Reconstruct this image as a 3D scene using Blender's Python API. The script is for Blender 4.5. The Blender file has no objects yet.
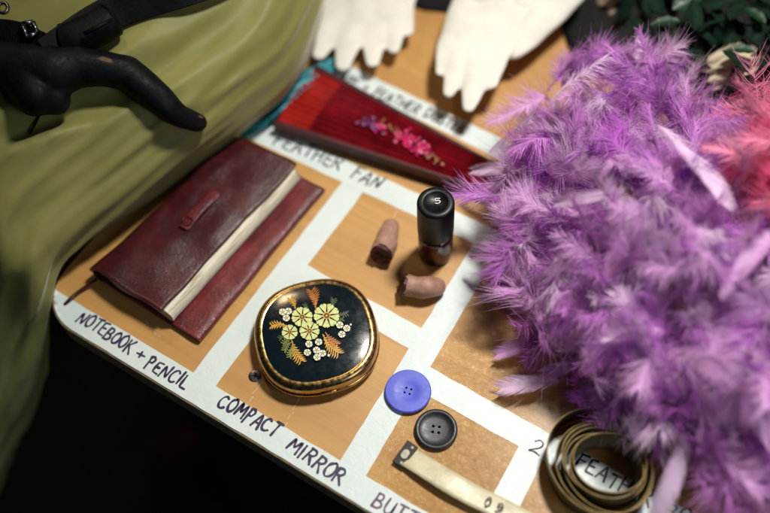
# Prop table close-up.  Everything is authored in centimetres on a grid frame
# (x along the front edge of the table, y away from it, z up) and scaled to metres at the end.
import bpy, bmesh, math, random
import numpy as np
from mathutils import Vector, Matrix, noise
from mathutils.bvhtree import BVHTree

R = random.Random(7)
NR = np.random.RandomState(11)
scene = bpy.context.scene
COL = scene.collection
PI = math.pi

# ------------------------------------------------------------------ camera model
FPX, PIT, ROL, YAW, CH = 1049.4, math.radians(60.10), math.radians(-4.517), math.radians(-35.91), 62.0
cy, sy = math.cos(YAW), math.sin(YAW)
r0 = Vector((cy, -sy, 0)); fh = Vector((sy, cy, 0))
fwd = fh*math.cos(PIT) + Vector((0, 0, -math.sin(PIT)))
up0 = fh*math.sin(PIT) + Vector((0, 0, math.cos(PIT)))
ca, sa = math.cos(ROL), math.sin(ROL)
cx_ = r0*ca + up0*sa
cy_ = -r0*sa + up0*ca
def ray(px, py):
    return (fwd + cx_*((px-385)/FPX) + cy_*(-(py-256.5)/FPX)).normalized()
def P(px, py, z=0.0):
    d = ray(px, py); t = (z-CH)/d.z
    return Vector((d.x*t, d.y*t, z))

# ------------------------------------------------------------------ object helpers
def wloc(o):
    v = Vector((0, 0, 0))
    while o is not None:
        v += Vector(o.location); o = o.parent
    return v
def tag(o, label=None, cat=None, group=None, kind=None):
    for k, v in (('label', label), ('category', cat), ('group', group), ('kind', kind)):
        if v: o[k] = v
    return o
def thing(name, label, cat, loc, group=None):
    o = bpy.data.objects.new(name, None); COL.objects.link(o); o.location = loc
    o.empty_display_size = 0.01
    return tag(o, label, cat, group)
def mk(name, verts, faces, mats, parent=None, smooth=True, mi=None, uv=None, origin=None):
    me = bpy.data.meshes.new(name)
    base = wloc(parent) if parent is not None else (Vector(origin) if origin is not None else Vector((0, 0, 0)))
    verts = np.asarray([tuple(v) for v in verts] if not isinstance(verts, np.ndarray) else verts, dtype=np.float64) - np.array(base)
    if isinstance(faces, np.ndarray):
        n, k = faces.shape
        me.vertices.add(len(verts)); me.vertices.foreach_set('co', verts.astype(np.float32).ravel())
        me.loops.add(n*k); me.loops.foreach_set('vertex_index', faces.astype(np.int32).ravel())
        me.polygons.add(n); me.polygons.foreach_set('loop_start', np.arange(0, n*k, k, dtype=np.int32))
        me.update(calc_edges=True)
    else:
        me.from_pydata([tuple(v) for v in verts], [], [tuple(f) for f in faces])
    for m in (mats if isinstance(mats, (list, tuple)) else [mats]): me.materials.append(m)
    if mi is not None: me.polygons.foreach_set('material_index', np.asarray(mi, dtype=np.int32))
    me.polygons.foreach_set('use_smooth', [bool(smooth)]*len(me.polygons))
    if uv is not None:
        l = me.uv_layers.new(name='UVMap'); idx = np.empty(len(me.loops), dtype=np.int32); me.loops.foreach_get('vertex_index', idx)
        l.data.foreach_set('uv', np.asarray(uv, dtype=np.float32)[idx].ravel())
    me.update()
    o = bpy.data.objects.new(name, me); COL.objects.link(o)
    if parent is not None: o.parent = parent
    elif origin is not None: o.location = origin
    return o
class MB:
    def __init__(s): s.v = []; s.f = []; s.m = []
    def add(s, v, f, m=0):
        b = len(s.v); s.v += [tuple(a) for a in v]; s.f += [tuple(i+b for i in q) for q in f]; s.m += [m]*len(f)
    def build(s, name, mats, parent=None, smooth=True, origin=None):
        return mk(name, s.v, s.f, mats, parent, smooth, s.m, origin=origin)
def box(c, sx, sy_, sz, ax=Vector((1, 0, 0)), ay=Vector((0, 1, 0)), az=Vector((0, 0, 1))):
    c = Vector(c); v = []
    for k in (-1, 1):
        for i, j in ((-1, -1), (1, -1), (1, 1), (-1, 1)):
            v.append(c + ax*(i*sx/2) + ay*(j*sy_/2) + az*(k*sz/2))
    return v, [(3, 2, 1, 0), (4, 5, 6, 7), (0, 1, 5, 4), (1, 2, 6, 5), (2, 3, 7, 6), (3, 0, 4, 7)]
def bevel(o, w, seg=2, angle=40):
    bm = bmesh.new(); bm.from_mesh(o.data)
    e = [x for x in bm.edges if len(x.link_faces) == 2 and x.calc_face_angle(0) > math.radians(angle)]
    bmesh.ops.bevel(bm, geom=e, offset=w, segments=seg, affect='EDGES', profile=.5)
    bm.to_mesh(o.data); bm.free(); o.data.update()
def rings(prof, n=64, shape=None, c=(0, 0)):
    """lathe (or squircle lathe): prof = [(r, z)], shape(phi) -> multiplier"""
    v = []; f = []
    for r, z in prof:
        for k in range(n):
            a = 2*PI*k/n; m = shape(a) if shape else 1
            v.append((c[0]+r*m*math.cos(a), c[1]+r*m*math.sin(a), z))
    for i in range(len(prof)-1):
        for k in range(n):
            k2 = (k+1) % n
            f.append((i*n+k, i*n+k2, (i+1)*n+k2, (i+1)*n+k))
    return v, f
def capring(v, f, n, top=True):
    idx = list(range(len(v)-n, len(v))) if top else list(range(n))[::-1]
    f.append(tuple(idx))
def catmull(pts, n):
    pts = [Vector(p) for p in pts]
    if len(pts) == 2: return [pts[0].lerp(pts[1], i/n) for i in range(n+1)]
    q = [pts[0]*2-pts[1]] + pts + [pts[-1]*2-pts[-2]]; out = []
    for i in range(1, len(q)-2):
        for k in range(n):
            t = k/n; a, b, c, d = q[i-1], q[i], q[i+1], q[i+2]
            out.append(.5*((2*b)+(c-a)*t+(2*a-5*b+4*c-d)*t*t+(3*b-a-3*c+d)*t**3))
    out.append(pts[-1]); return out
def tube(path, rad, n=12, caps=True, flat=1.0):
    path = [Vector(p) for p in path]; m = len(path); v = []; f = []
    rad = rad if isinstance(rad, (list, tuple)) else [rad]*m
    ref = Vector((0, 0, 1))
    for i, p in enumerate(path):
        t = (path[min(i+1, m-1)]-path[max(i-1, 0)]).normalized()
        a = t.cross(ref)
        if a.length < 1e-4: a = Vector((1, 0, 0))
        a.normalize(); b = t.cross(a).normalized()
        for k in range(n):
            w = 2*PI*k/n; v.append(p + a*math.cos(w)*rad[i] + b*math.sin(w)*rad[i]*flat)
    for i in range(m-1):
        for k in range(n):
            f.append((i*n+k, i*n+(k+1) % n, (i+1)*n+(k+1) % n, (i+1)*n+k))
    if caps:
        f.append(tuple(range(n))[::-1]); f.append(tuple(range((m-1)*n, m*n)))
    return v, f
def interp(tab, t):
    xs = [a[0] for a in tab]; ys = [a[1] for a in tab]
    return float(np.interp(t, xs, ys))
def fbm(p, o=4):
    s = 0; a = 1; q = Vector(p)
    for _ in range(o): s += a*noise.noise(q); a *= .5; q = q*2.03
    return s
def evaluated(o):
    dg = bpy.context.evaluated_depsgraph_get()
    me = bpy.data.meshes.new_from_object(o.evaluated_get(dg))
    return me
def blob(name, caps, mat, parent, voxel=.12, sm=6, post=None, origin=None, sub=1):
    """one continuous surface from tapered capsules (p0, r0, p1, r1)"""
    V = []; F = []
    for p0, ra, p1, rb in caps:
        p0 = Vector(p0); p1 = Vector(p1); L = (p1-p0).length
        path = []; rad = []; n = 7
        t = (p1-p0).normalized() if L > 1e-5 else Vector((1, 0, 0))
        for i in range(n): a = PI/2*(1-i/n); path.append(p0 - t*ra*math.sin(a)); rad.append(max(.02, ra*math.cos(a)))
        for i in range(9): s = i/8; path.append(p0.lerp(p1, s)); rad.append(ra+(rb-ra)*s)
        for i in range(1, n+1): a = PI/2*(i/n); path.append(p1 + t*rb*math.sin(a)); rad.append(max(.02, rb*math.cos(a)))
        v, f = tube(path, rad, 16); b = len(V); V += v; F += [tuple(i+b for i in q) for q in f]
    tmp = mk(name+'_tmp', V, F, [])
    m = tmp.modifiers.new('r', 'REMESH'); m.mode = 'VOXEL'; m.voxel_size = voxel
    m = tmp.modifiers.new('s', 'SMOOTH'); m.iterations = sm; m.factor = .6
    bpy.context.view_layer.update()
    me = evaluated(tmp); bpy.data.objects.remove(tmp)
    co = np.empty(len(me.vertices)*3, dtype=np.float32); me.vertices.foreach_get('co', co); co = co.reshape(-1, 3).astype(float)
    fc = [tuple(p.vertices) for p in me.polygons]; bpy.data.meshes.remove(me)
    if post: co = np.array([post(Vector(c)) for c in co])
    return mk(name, co, fc, mat, parent, True, origin=origin)

# ------------------------------------------------------------------ materials
def newmat(name):
    m = bpy.data.materials.new(name); m.use_nodes = True; nt = m.node_tree
    b = nt.nodes['Principled BSDF']; return m, nt, b
def N(nt, t, **k):
    n = nt.nodes.new(t)
    for a, v in k.items():
        if a.startswith('i_'): n.inputs[a[2:].replace('_', ' ')].default_value = v
        else: setattr(n, a, v)
    return n
def coords(nt, scale=(1, 1, 1), rot=(0, 0, 0)):
    tc = N(nt, 'ShaderNodeTexCoord'); mp = N(nt, 'ShaderNodeMapping')
    mp.inputs['Scale'].default_value = [s*100 for s in scale]; mp.inputs['Rotation'].default_value = rot
    nt.links.new(tc.outputs['Object'], mp.inputs['Vector']); return mp.outputs['Vector']
def ramp(nt, fac, stops):
    r = N(nt, 'ShaderNodeValToRGB'); e = r.color_ramp.elements
    while len(e) < len(stops): e.new(.5)
    for i, (p, c) in enumerate(stops): e[i].position = p; e[i].color = (*c, 1) if len(c) == 3 else c
    nt.links.new(fac, r.inputs['Fac']); return r.outputs['Color']
def noi(nt, vec, s, d=4, r=.55, dist=0):
    n = N(nt, 'ShaderNodeTexNoise'); n.inputs['Scale'].default_value = s; n.inputs['Detail'].default_value = d
    n.inputs['Roughness'].default_value = r; n.inputs['Distortion'].default_value = dist
    nt.links.new(vec, n.inputs['Vector']); return n.outputs['Fac']
def bump(nt, b, h, dist, strength=1.0, prev=None):
    n = N(nt, 'ShaderNodeBump'); n.inputs['Distance'].default_value = dist*.01; n.inputs['Strength'].default_value = strength
    nt.links.new(h, n.inputs['Height'])
    if prev is not None: nt.links.new(prev, n.inputs['Normal'])
    nt.links.new(n.outputs['Normal'], b.inputs['Normal']); return n.outputs['Normal']
def mathn(nt, op, a, b=None):
    n = N(nt, 'ShaderNodeMath', operation=op)
    for i, x in enumerate((a, b)):
        if x is None: continue
        if isinstance(x, (int, float)): n.inputs[i].default_value = x
        else: nt.links.new(x, n.inputs[i])
    return n.outputs[0]
def mixc(nt, f, a, b, mode='MIX'):
    n = N(nt, 'ShaderNodeMix', data_type='RGBA', blend_type=mode)
    for s, x in ((0, f), (6, a), (7, b)):
        if isinstance(x, (int, float)): n.inputs[s].default_value = x
        elif isinstance(x, tuple): n.inputs[s].default_value = (*x, 1)
        else: nt.links.new(x, n.inputs[s])
    return n.outputs[2]
def simple(name, col, rough=.5, metal=0, ns=3.0, var=.25, bd=0, bs=8, **k):
    m, nt, b = newmat(name); v = coords(nt)
    f = noi(nt, v, ns)
    c1 = tuple(x*(1-var) for x in col); c2 = tuple(min(1, x*(1+var)) for x in col)
    nt.links.new(ramp(nt, f, [(.3, c1), (.7, c2)]), b.inputs['Base Color'])
    rr = N(nt, 'ShaderNodeMapRange'); rr.inputs[1].default_value = .3; rr.inputs[2].default_value = .7
    rr.inputs[3].default_value = max(.02, rough*.8); rr.inputs[4].default_value = min(1, rough*1.25)
    nt.links.new(noi(nt, v, ns*2.7), rr.inputs[0]); nt.links.new(rr.outputs[0], b.inputs['Roughness'])
    b.inputs['Metallic'].default_value = metal
    for a, x in k.items(): b.inputs[a.replace('_', ' ')].default_value = x
    if bd: bump(nt, b, noi(nt, v, bs, 5), bd)
    return m

def m_wood():
    m, nt, b = newmat('beech_wood')
    g = coords(nt, (.07, 1.1, 1)); v = coords(nt)
    f1 = noi(nt, g, 1.6, 6, .6, .3); f2 = noi(nt, coords(nt, (.10, 5, 1)), 2.6, 4, .65, .2)
    c = ramp(nt, f1, [(.28, (.50, .26, .065)), (.5, (.61, .34, .095)), (.75, (.68, .41, .135))])
    c = mixc(nt, mathn(nt, 'MULTIPLY', f2, .55), c, (.43, .205, .058))
    f3 = noi(nt, coords(nt, (.03, 9, 1)), 1.5, 3, .6); c = mixc(nt, ramp(nt, f3, [(.56, (0,)*3), (.68, (.55,)*3)]), c, (.40, .20, .06))
    f4 = noi(nt, coords(nt, (.02, .16, 1)), 1.3, 1); c = mixc(nt, ramp(nt, f4, [(.42, (.0,)*3), (.60, (.6,)*3)]), c, (.47, .235, .07))
    # dust and pale rubbed specks
    sp = noi(nt, v, 5.5, 6, .75); c = mixc(nt, ramp(nt, sp, [(.69, (0, 0, 0)), (.78, (.5, .5, .5))]), c, (.66, .45, .28))
    nt.links.new(c, b.inputs['Base Color'])
    nt.links.new(ramp(nt, noi(nt, v, 2.0, 5), [(.3, (.36,)*3), (.7, (.55,)*3)]), b.inputs['Roughness'])
    # crinkled varnish, strongest towards the right hand end
    tc = N(nt, 'ShaderNodeTexCoord'); sx = N(nt, 'ShaderNodeSeparateXYZ'); nt.links.new(tc.outputs['Object'], sx.inputs[0])
    mr = N(nt, 'ShaderNodeMapRange'); mr.inputs[1].default_value = -.01; mr.inputs[2].default_value = .05; mr.inputs[3].default_value = .0; mr.inputs[4].default_value = 1
    nt.links.new(sx.outputs[0], mr.inputs[0])
    crn = noi(nt, v, 2.1, 5, .62, 1.6)
    rid = mathn(nt, 'ABSOLUTE', mathn(nt, 'SUBTRACT', crn, .5))
    h = mathn(nt, 'MULTIPLY', mathn(nt, 'POWER', rid, .6), mr.outputs[0])
    h2 = mathn(nt, 'ADD', mathn(nt, 'MULTIPLY', f2, .05), h)
    bump(nt, b, h2, .12, .8)
    b.inputs['Coat Weight'].default_value = .25; b.inputs['Coat Roughness'].default_value = .25
    return m
WOOD = m_wood()
EDGE = simple('pale_edge_strip', (.50, .40, .24), .5, ns=2, var=.35)
def m_tape():
    m, nt, b = newmat('white_cloth_tape'); v = coords(nt)
    c = ramp(nt, noi(nt, v, .7, 5, .6), [(.3, (.66, .745, .73)), (.7, (.72, .80, .785))])
    d = ramp(nt, noi(nt, v, 7, 6, .8), [(.70, (0,)*3), (.80, (.35,)*3)])
    nt.links.new(mixc(nt, d, c, (.42, .40, .36)), b.inputs['Base Color'])
    nt.links.new(ramp(nt, noi(nt, v, 3, 4), [(.3, (.33,)*3), (.7, (.5,)*3)]), b.inputs['Roughness'])
    w = noi(nt, v, .9, 5, .55, 1.2)
    r = mathn(nt, 'POWER', mathn(nt, 'ABSOLUTE', mathn(nt, 'SUBTRACT', w, .5)), .7)
    bump(nt, b, mathn(nt, 'ADD', r, mathn(nt, 'MULTIPLY', noi(nt, v, 9, 2), .12)), .05, .45)
    return m
TAPE = m_tape()
INK = simple('purple_black_marker_ink', (.028, .014, .055), .45, ns=1, var=.5)
INK2 = simple('plum_marker_ink', (.10, .035, .085), .45, ns=1, var=.4)
INKF = simple('black_marker_ink', (.012, .012, .018), .5, ns=1, var=.4)
CHALK = simple('chalk_dashes', (.66, .46, .28), .8, ns=4, var=.2)
def m_leather(name, c1, c2, rough, bs=.38):
    m, nt, b = newmat(name); v = coords(nt)
    f = noi(nt, v, .55, 6, .62)
    c = ramp(nt, f, [(.32, c1), (.68, c2)])
    vo = N(nt, 'ShaderNodeTexVoronoi', feature='DISTANCE_TO_EDGE'); vo.inputs['Scale'].default_value = 5.5
    dv = N(nt, 'ShaderNodeVectorMath', operation='ADD'); nz = N(nt, 'ShaderNodeTexNoise'); nz.inputs['Scale'].default_value = 3
    nt.links.new(v, nz.inputs['Vector']); nt.links.new(v, dv.inputs[0]); nt.links.new(nz.outputs['Color'], dv.inputs[1])
    nt.links.new(dv.outputs[0], vo.inputs['Vector'])
    nt.links.new(c, b.inputs['Base Color'])
    nt.links.new(ramp(nt, noi(nt, v, 1.5, 5), [(.3, (rough*.95,)*3), (.7, (rough*1.4,)*3)]), b.inputs['Roughness'])
    h = mathn(nt, 'ADD', mathn(nt, 'MINIMUM', vo.outputs['Distance'], .25), mathn(nt, 'MULTIPLY', noi(nt, v, 1.1, 6, .6), 1.6))
    bump(nt, b, h, .05, bs)
    b.inputs['Specular IOR Level'].default_value = .5
    return m
LEATHER = m_leather('burgundy_leather', (.030, .003, .0045), (.075, .007, .009), .34)
LEATHER2 = m_leather('burgundy_leather_flap', (.075, .008, .012), (.19, .022, .027), .31, .48)
def m_pages():
    m, nt, b = newmat('cream_page_edges'); v = coords(nt, (.25, .25, 7))
    f = noi(nt, v, 1.6, 4, .7)
    nt.links.new(ramp(nt, f, [(.36, (.42, .34, .22)), (.5, (.80, .73, .56)), (.6, (.88, .83, .68))]), b.inputs['Base Color'])
    b.inputs['Roughness'].default_value = .8; bump(nt, b, f, .06); return m
PAGES = m_pages()
def m_gold():
    m, nt, b = newmat('worn_gold_metal'); v = coords(nt)
    f = noi(nt, v, 1.8, 6, .65)
    nt.links.new(ramp(nt, f, [(.3, (.36, .22, .075)), (.7, (.66, .45, .19))]), b.inputs['Base Color'])
    b.inputs['Metallic'].default_value = 1
    nt.links.new(ramp(nt, noi(nt, v, 3.1, 5), [(.3, (.16,)*3), (.7, (.36,)*3)]), b.inputs['Roughness'])
    s = noi(nt, coords(nt, (6, .4, 6)), 3, 3); bump(nt, b, s, .004, .3); return m
GOLD = m_gold()
def m_enamel():
    m, nt, b = newmat('black_enamel'); v = coords(nt)
    b.inputs['Base Color'].default_value = (.004, .010, .014, 1)
    nt.links.new(ramp(nt, noi(nt, v, 2, 6, .7), [(.35, (.13,)*3), (.7, (.24,)*3)]), b.inputs['Roughness'])
    b.inputs['Coat Weight'].default_value = .6; b.inputs['Coat Roughness'].default_value = .08
    bump(nt, b, noi(nt, v, 14, 3), .003, .5); return m
ENAMEL = m_enamel()
PETAL = simple('pale_yellow_paint', (.66, .70, .27), .4, ns=5, var=.2)
PETAL2 = simple('cream_paint', (.82, .84, .62), .4, ns=5, var=.1)
PCENT = simple('brown_paint', (.09, .035, .01), .4, ns=5)
PGOLD = simple('amber_paint', (.66, .36, .05), .4, ns=3, var=.3)
PRUST = simple('orange_paint', (.55, .17, .025), .4, ns=2, var=.45)
PGREEN = simple('moss_green_paint', (.20, .23, .05), .4, ns=2, var=.4)
PDARK = simple('dark_leaf_paint', (.055, .085, .03), .4, ns=2, var=.4)
BLUEB = simple('blue_plastic', (.075, .10, .62), .42, ns=1.5, var=.10, bd=.004, bs=20)
BLACKB = simple('black_plastic', (.012, .014, .017), .38, ns=2, var=.3, bd=.006, bs=18)
CAPM = simple('black_cap', (.003, .004, .006), .40, ns=2, var=.2, Specular_IOR_Level=.3)
LIQ = simple('plum_polish', (.15, .010, .030), .08, ns=1, var=.2, Coat_Weight=1.0, Coat_Roughness=.02)
def m_glass():
    m, nt, b = newmat('clear_glass'); b.inputs['Base Color'].default_value = (.92, .93, .93, 1)
    b.inputs['Roughness'].default_value = .03; b.inputs['Transmission Weight'].default_value = 1; b.inputs['IOR'].default_value = 1.5
    return m
GLASS = m_glass()
WHITEP = simple('white_print', (.75, .75, .75), .5)
def m_skin():
    m, nt, b = newmat('painted_latex_skin'); v = coords(nt)
    f = noi(nt, v, 1.3, 6, .65)
    c = ramp(nt, f, [(.28, (.25, .125, .085)), (.5, (.39, .21, .15)), (.72, (.47, .27, .20))])
    nt.links.new(c, b.inputs['Base Color']); b.inputs['Roughness'].default_value = .48
    b.inputs['Subsurface Weight'].default_value = .12; b.inputs['Subsurface Scale'].default_value = .003
    bump(nt, b, mathn(nt, 'ADD', noi(nt, v, 6, 5, .7), mathn(nt, 'MULTIPLY', noi(nt, coords(nt, (3, .6, 1)), 2.5, 3), .8)), .05, .6); return m
SKIN = m_skin()
GORE = simple('dark_red_cut_end', (.055, .005, .006), .40, ns=3, var=.6, bd=.12, bs=3)
BRASSD = simple('blackened_metal', (.009, .006, .005), .45, metal=.4, ns=4, var=.5, bd=.01)
def m_measure(name, base, ink, numbers=False):
    m, nt, b = newmat(name)
    tc = N(nt, 'ShaderNodeTexCoord'); sx = N(nt, 'ShaderNodeSeparateXYZ'); nt.links.new(tc.outputs['UV'], sx.inputs[0])
    x = mathn(nt, 'MODULO', sx.outputs[0], .5); xx = mathn(nt, 'LESS_THAN', x, .06)
    yy = mathn(nt, 'LESS_THAN', sx.outputs[1], .18)
    x2 = mathn(nt, 'MODULO', sx.outputs[0], 2.5); l2 = mathn(nt, 'LESS_THAN', x2, .07); y2 = mathn(nt, 'LESS_THAN', sx.outputs[1], .55)
    msk = mathn(nt, 'MAXIMUM', mathn(nt, 'MULTIPLY', xx, yy), mathn(nt, 'MULTIPLY', l2, y2))
    v = coords(nt); f = noi(nt, v, 1.1, 5, .6)
    c = ramp(nt, f, [(.3, tuple(k*.72 for k in base)), (.7, base)])
    nt.links.new(mixc(nt, mathn(nt, 'MULTIPLY', msk, .85), c, ink), b.inputs['Base Color'])
    b.inputs['Roughness'].default_value = .42; bump(nt, b, noi(nt, v, 12, 3), .01); return m
MEAS = m_measure('olive_measuring_tape', (.10, .074, .024), (.03, .02, .01))
MEASC = simple('cream_oilcloth', (.66, .60, .40), .38, ns=.9, var=.16, bd=.02, bs=5)
MEDGE = simple('brassy_tape_edge', (.36, .25, .075), .4, ns=2, var=.35)
def m_red(name, c1, c2, rough=.3):
    m, nt, b = newmat(name); v = coords(nt)
    nt.links.new(ramp(nt, noi(nt, v, .5, 5, .6), [(.3, c1), (.7, c2)]), b.inputs['Base Color'])
    b.inputs['Roughness'].default_value = rough; b.inputs['Coat Weight'].default_value = .3; b.inputs['Coat Roughness'].default_value = .15
    bump(nt, b, noi(nt, v, 8, 3), .01); return m
FRED = m_red('crimson_satin_leaf', (.07, .0012, .004), (.24, .004, .011), .28)
FORG = m_red('scarlet_leaf_end', (.26, .005, .005), (.42, .016, .008), .35)
FDARK = simple('dark_red_lacquer', (.055, .003, .006), .5, ns=1, var=.4)
FPINK = simple('pink_sequins', (.62, .015, .13), .45, ns=4, var=.3)
FVIO = simple('violet_sequins', (.16, .02, .16), .45, ns=4, var=.4)
FGLD = simple('gold_thread', (.26, .09, .03), .5, ns=4, var=.4)
GLOVE = simple('white_glove_fabric', (.80, .79, .70), .75, ns=.8, var=.06, bd=.05, bs=4, Sheen_Weight=.3)
GSEAM = simple('cream_glove_seam', (.72, .70, .56), .8, ns=2, var=.1)
def m_satin():
    m, nt, b = newmat('olive_satin'); v = coords(nt)
    f = noi(nt, v, .14, 5, .55)
    nt.links.new(ramp(nt, f, [(.3, (.195, .195, .052)), (.7, (.290, .275, .082))]), b.inputs['Base Color'])
    b.inputs['Roughness'].default_value = .52; b.inputs['Sheen Weight'].default_value = .35; b.inputs['Sheen Roughness'].default_value = .4
    b.inputs['Specular IOR Level'].default_value = .3
    wv = noi(nt, coords(nt, (.45, .09, .3)), 1.0, 4, .5, .3)
    bump(nt, b, wv, .30, .35); return m
SATIN = m_satin()
TEAL = simple('teal_satin', (.0, .22, .27), .4, ns=1, var=.5)
BLKL = simple('black_leather', (.0035, .004, .005), .55, ns=1.2, var=.5, bd=.02, bs=5, Specular_IOR_Level=.14)
WORN = simple('worn_brown_patch', (.09, .045, .02), .7, ns=3, var=.5)
STEEL = simple('dull_steel', (.16, .165, .175), .3, metal=1, ns=3)
BLKC = simple('dull_black', (.003, .0035, .0045), .9, ns=1, var=.4, bd=.1, bs=3)
FLOOR = simple('dark_floor_paint', (.0045, .006, .007), .8, ns=.05, var=.4)
BEIGE = simple('beige_cotton', (.34, .26, .18), .85, ns=.8, var=.2, bd=.1, bs=3)
CREAMP = simple('cream_petal_fabric', (.55, .46, .33), .7, ns=1, var=.2, bd=.05)
REDC = simple('dark_red_cloth', (.05, .008, .006), .9, ns=.1, var=.4)
LEAFD = simple('shaded_green_leaf', (.003, .016, .007), .75, ns=1, var=.5, Specular_IOR_Level=.15)  # leaf green darkened: the shadow at the back is put into the colour
LEAFG = simple('lit_green_leaf', (.004, .034, .009), .45, ns=1, var=.4)  # the same leaf where light catches it, painted as a lighter green
def m_feather(name, col, trans=.33, rough=.6):
    m = bpy.data.materials.new(name); m.use_nodes = True; nt = m.node_tree; nt.nodes.clear()
    out = N(nt, 'ShaderNodeOutputMaterial'); v = coords(nt)
    f = noi(nt, v, .5, 4)
    c = ramp(nt, f, [(.3, tuple(x*.82 for x in col)), (.7, tuple(min(1, x*1.15) for x in col))])
    d = N(nt, 'ShaderNodeBsdfPrincipled'); d.inputs['Roughness'].default_value = rough; d.inputs['Sheen Weight'].default_value = .25
    t = N(nt, 'ShaderNodeBsdfTranslucent'); mx = N(nt, 'ShaderNodeMixShader'); mx.inputs[0].default_value = trans
    nt.links.new(c, d.inputs['Base Color']); nt.links.new(c, t.inputs['Color'])
    nt.links.new(d.outputs[0], mx.inputs[1]); nt.links.new(t.outputs[0], mx.inputs[2]); nt.links.new(mx.outputs[0], out.inputs[0]); return m
PURP = [m_feather('violet_barbs', (.60, .15, .68)), m_feather('purple_barbs', (.72, .30, .77)),
        m_feather('lilac_barbs', (.82, .48, .82)), m_feather('pale_lilac_barbs', (.88, .66, .88)), m_feather('deep_violet_barbs', (.30, .05, .46))]
PINK = [m_feather('pink_barbs', (.96, .17, .36)), m_feather('rose_barbs', (.95, .34, .52)), m_feather('pale_pink_barbs', (.95, .50, .64))]

# ------------------------------------------------------------------ setting
# floor far below the table
mk('floor', [(-400, -400, -76), (400, -400, -76), (400, 500, -76), (-400, 500, -76)], [(0, 1, 2, 3)], FLOOR)['kind'] = 'structure'
# table top: rounded front-left corner
def rounded(x0, y0, x1, y1, r, n=14, skew=0):
    pts = []
    for k in range(n+1):
        a = PI + PI/2*k/n; pts.append((x0+r+r*math.cos(a), y0+r+r*math.sin(a)))
    return pts + [(x1, y0), (x1, y1), (x0, y1)]
TX0, TY0 = -39.3, 13.38
tab = thing('prop_table', 'worn orange beech table top with rounded front corner and taped compartments', 'table', (-15, 35, -76))
out = rounded(TX0, TY0, 40, 78, 3.3)
def slab(outline, z0, z1, bev=.12):
    n = len(outline); v = [(x, y, z0) for x, y in outline]+[(x, y, z1-bev) for x, y in outline]
    cx = sum(p[0] for p in outline)/n; cy2 = sum(p[1] for p in outline)/n
    ins = []
    for i, (x, y) in enumerate(outline):
        a = Vector(outline[i-1]); c = Vector(outline[(i+1) % n]); t = (c-a).normalized(); ins.append((x-t.y*bev, y+t.x*bev, z1))
    v += ins
    f = [tuple(range(n))[::-1]]
    for j in (0, 1):
        for i in range(n): f.append((j*n+i, j*n+(i+1) % n, (j+1)*n+(i+1) % n, (j+1)*n+i))
    f.append(tuple(range(2*n, 3*n))); return v, f
v, f = slab(out, -1.9, 0.0)
mk('table_top', v, f, [WOOD, EDGE], tab, False, mi=[1]+[1]*len(out)*2+[0])
v, f = box((0, 46, -4.5), 70, 58, 5)
mk('apron', v, f, BLKC, tab, False)
for lx, ly in ((-33, 19), (34, 19), (-33, 72), (34, 72)):
    v, f = tube([(lx, ly, -76), (lx, ly, -2)], [1.8, 2.4], 16); mk('leg', v, f, BLKC, tab)
# countersunk screw
c = P(255, 376)
scr = thing('wood_screw', 'small steel cross head screw sunk in the table beside the compact', 'screw', c)
v, f = rings([(.42, -.02), (.42, .03), (.38, .045), (.12, .03)], 28, c=(c.x, c.y)); capring(v, f, 28)
mk('screw_head', v, f, STEEL, scr)
mb = MB()
for a in (.4, .4+PI/2):
    mb.add(*box((c.x, c.y, .05), .40, .085, .02, Vector((math.cos(a), math.sin(a), 0)), Vector((-math.sin(a), math.cos(a), 0))))
mb.build('cross_slot', BLKC, scr, False)
# chalk dashes on the wood
def dash(px0, px1, z=.012):
    a = P(*px0); b = P(*px1); mb = MB(); t = (b-a); L = t.length; t.normalize(); n = Vector((-t.y, t.x, 0)); s = 0
    while s < L:
        l = R.uniform(.12, .5); w = R.uniform(.03, .07)
        q = a+t*s+n*R.uniform(-.07, .07); e = q+t*l+n*R.uniform(-.05, .05); zz = z+R.random()*.004
        mb.add([(q+n*w*.4).to_tuple()[:2]+(zz,), (q-n*w*.5).to_tuple()[:2]+(zz,), (e-n*w).to_tuple()[:2]+(zz,), (e+n*w*.6).to_tuple()[:2]+(zz,)], [(0, 1, 2, 3)])
        s += l+R.uniform(-.02, .12)
    return mb
for i, (a, b, lab) in enumerate([((246, 405), (262, 381), 'short broken chalk line beside the screw below the compact'),
                ((284, 428), (303, 391), 'longer broken chalk line right of the screw below the compact'),
                ((392, 224), (398, 208), 'short chalk line behind the upright rubber finger'),
                ((362, 262), (378, 236), 'chalk line left of the upright rubber finger'),
                ((160, 338), (149, 324), 'chalk smudge in front of the notebook')]):
    o = dash(a, b).build('chalk_line', CHALK, None, False, origin=P(*a)); tag(o, lab, 'chalk mark', 'chalk marks on the table')

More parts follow.
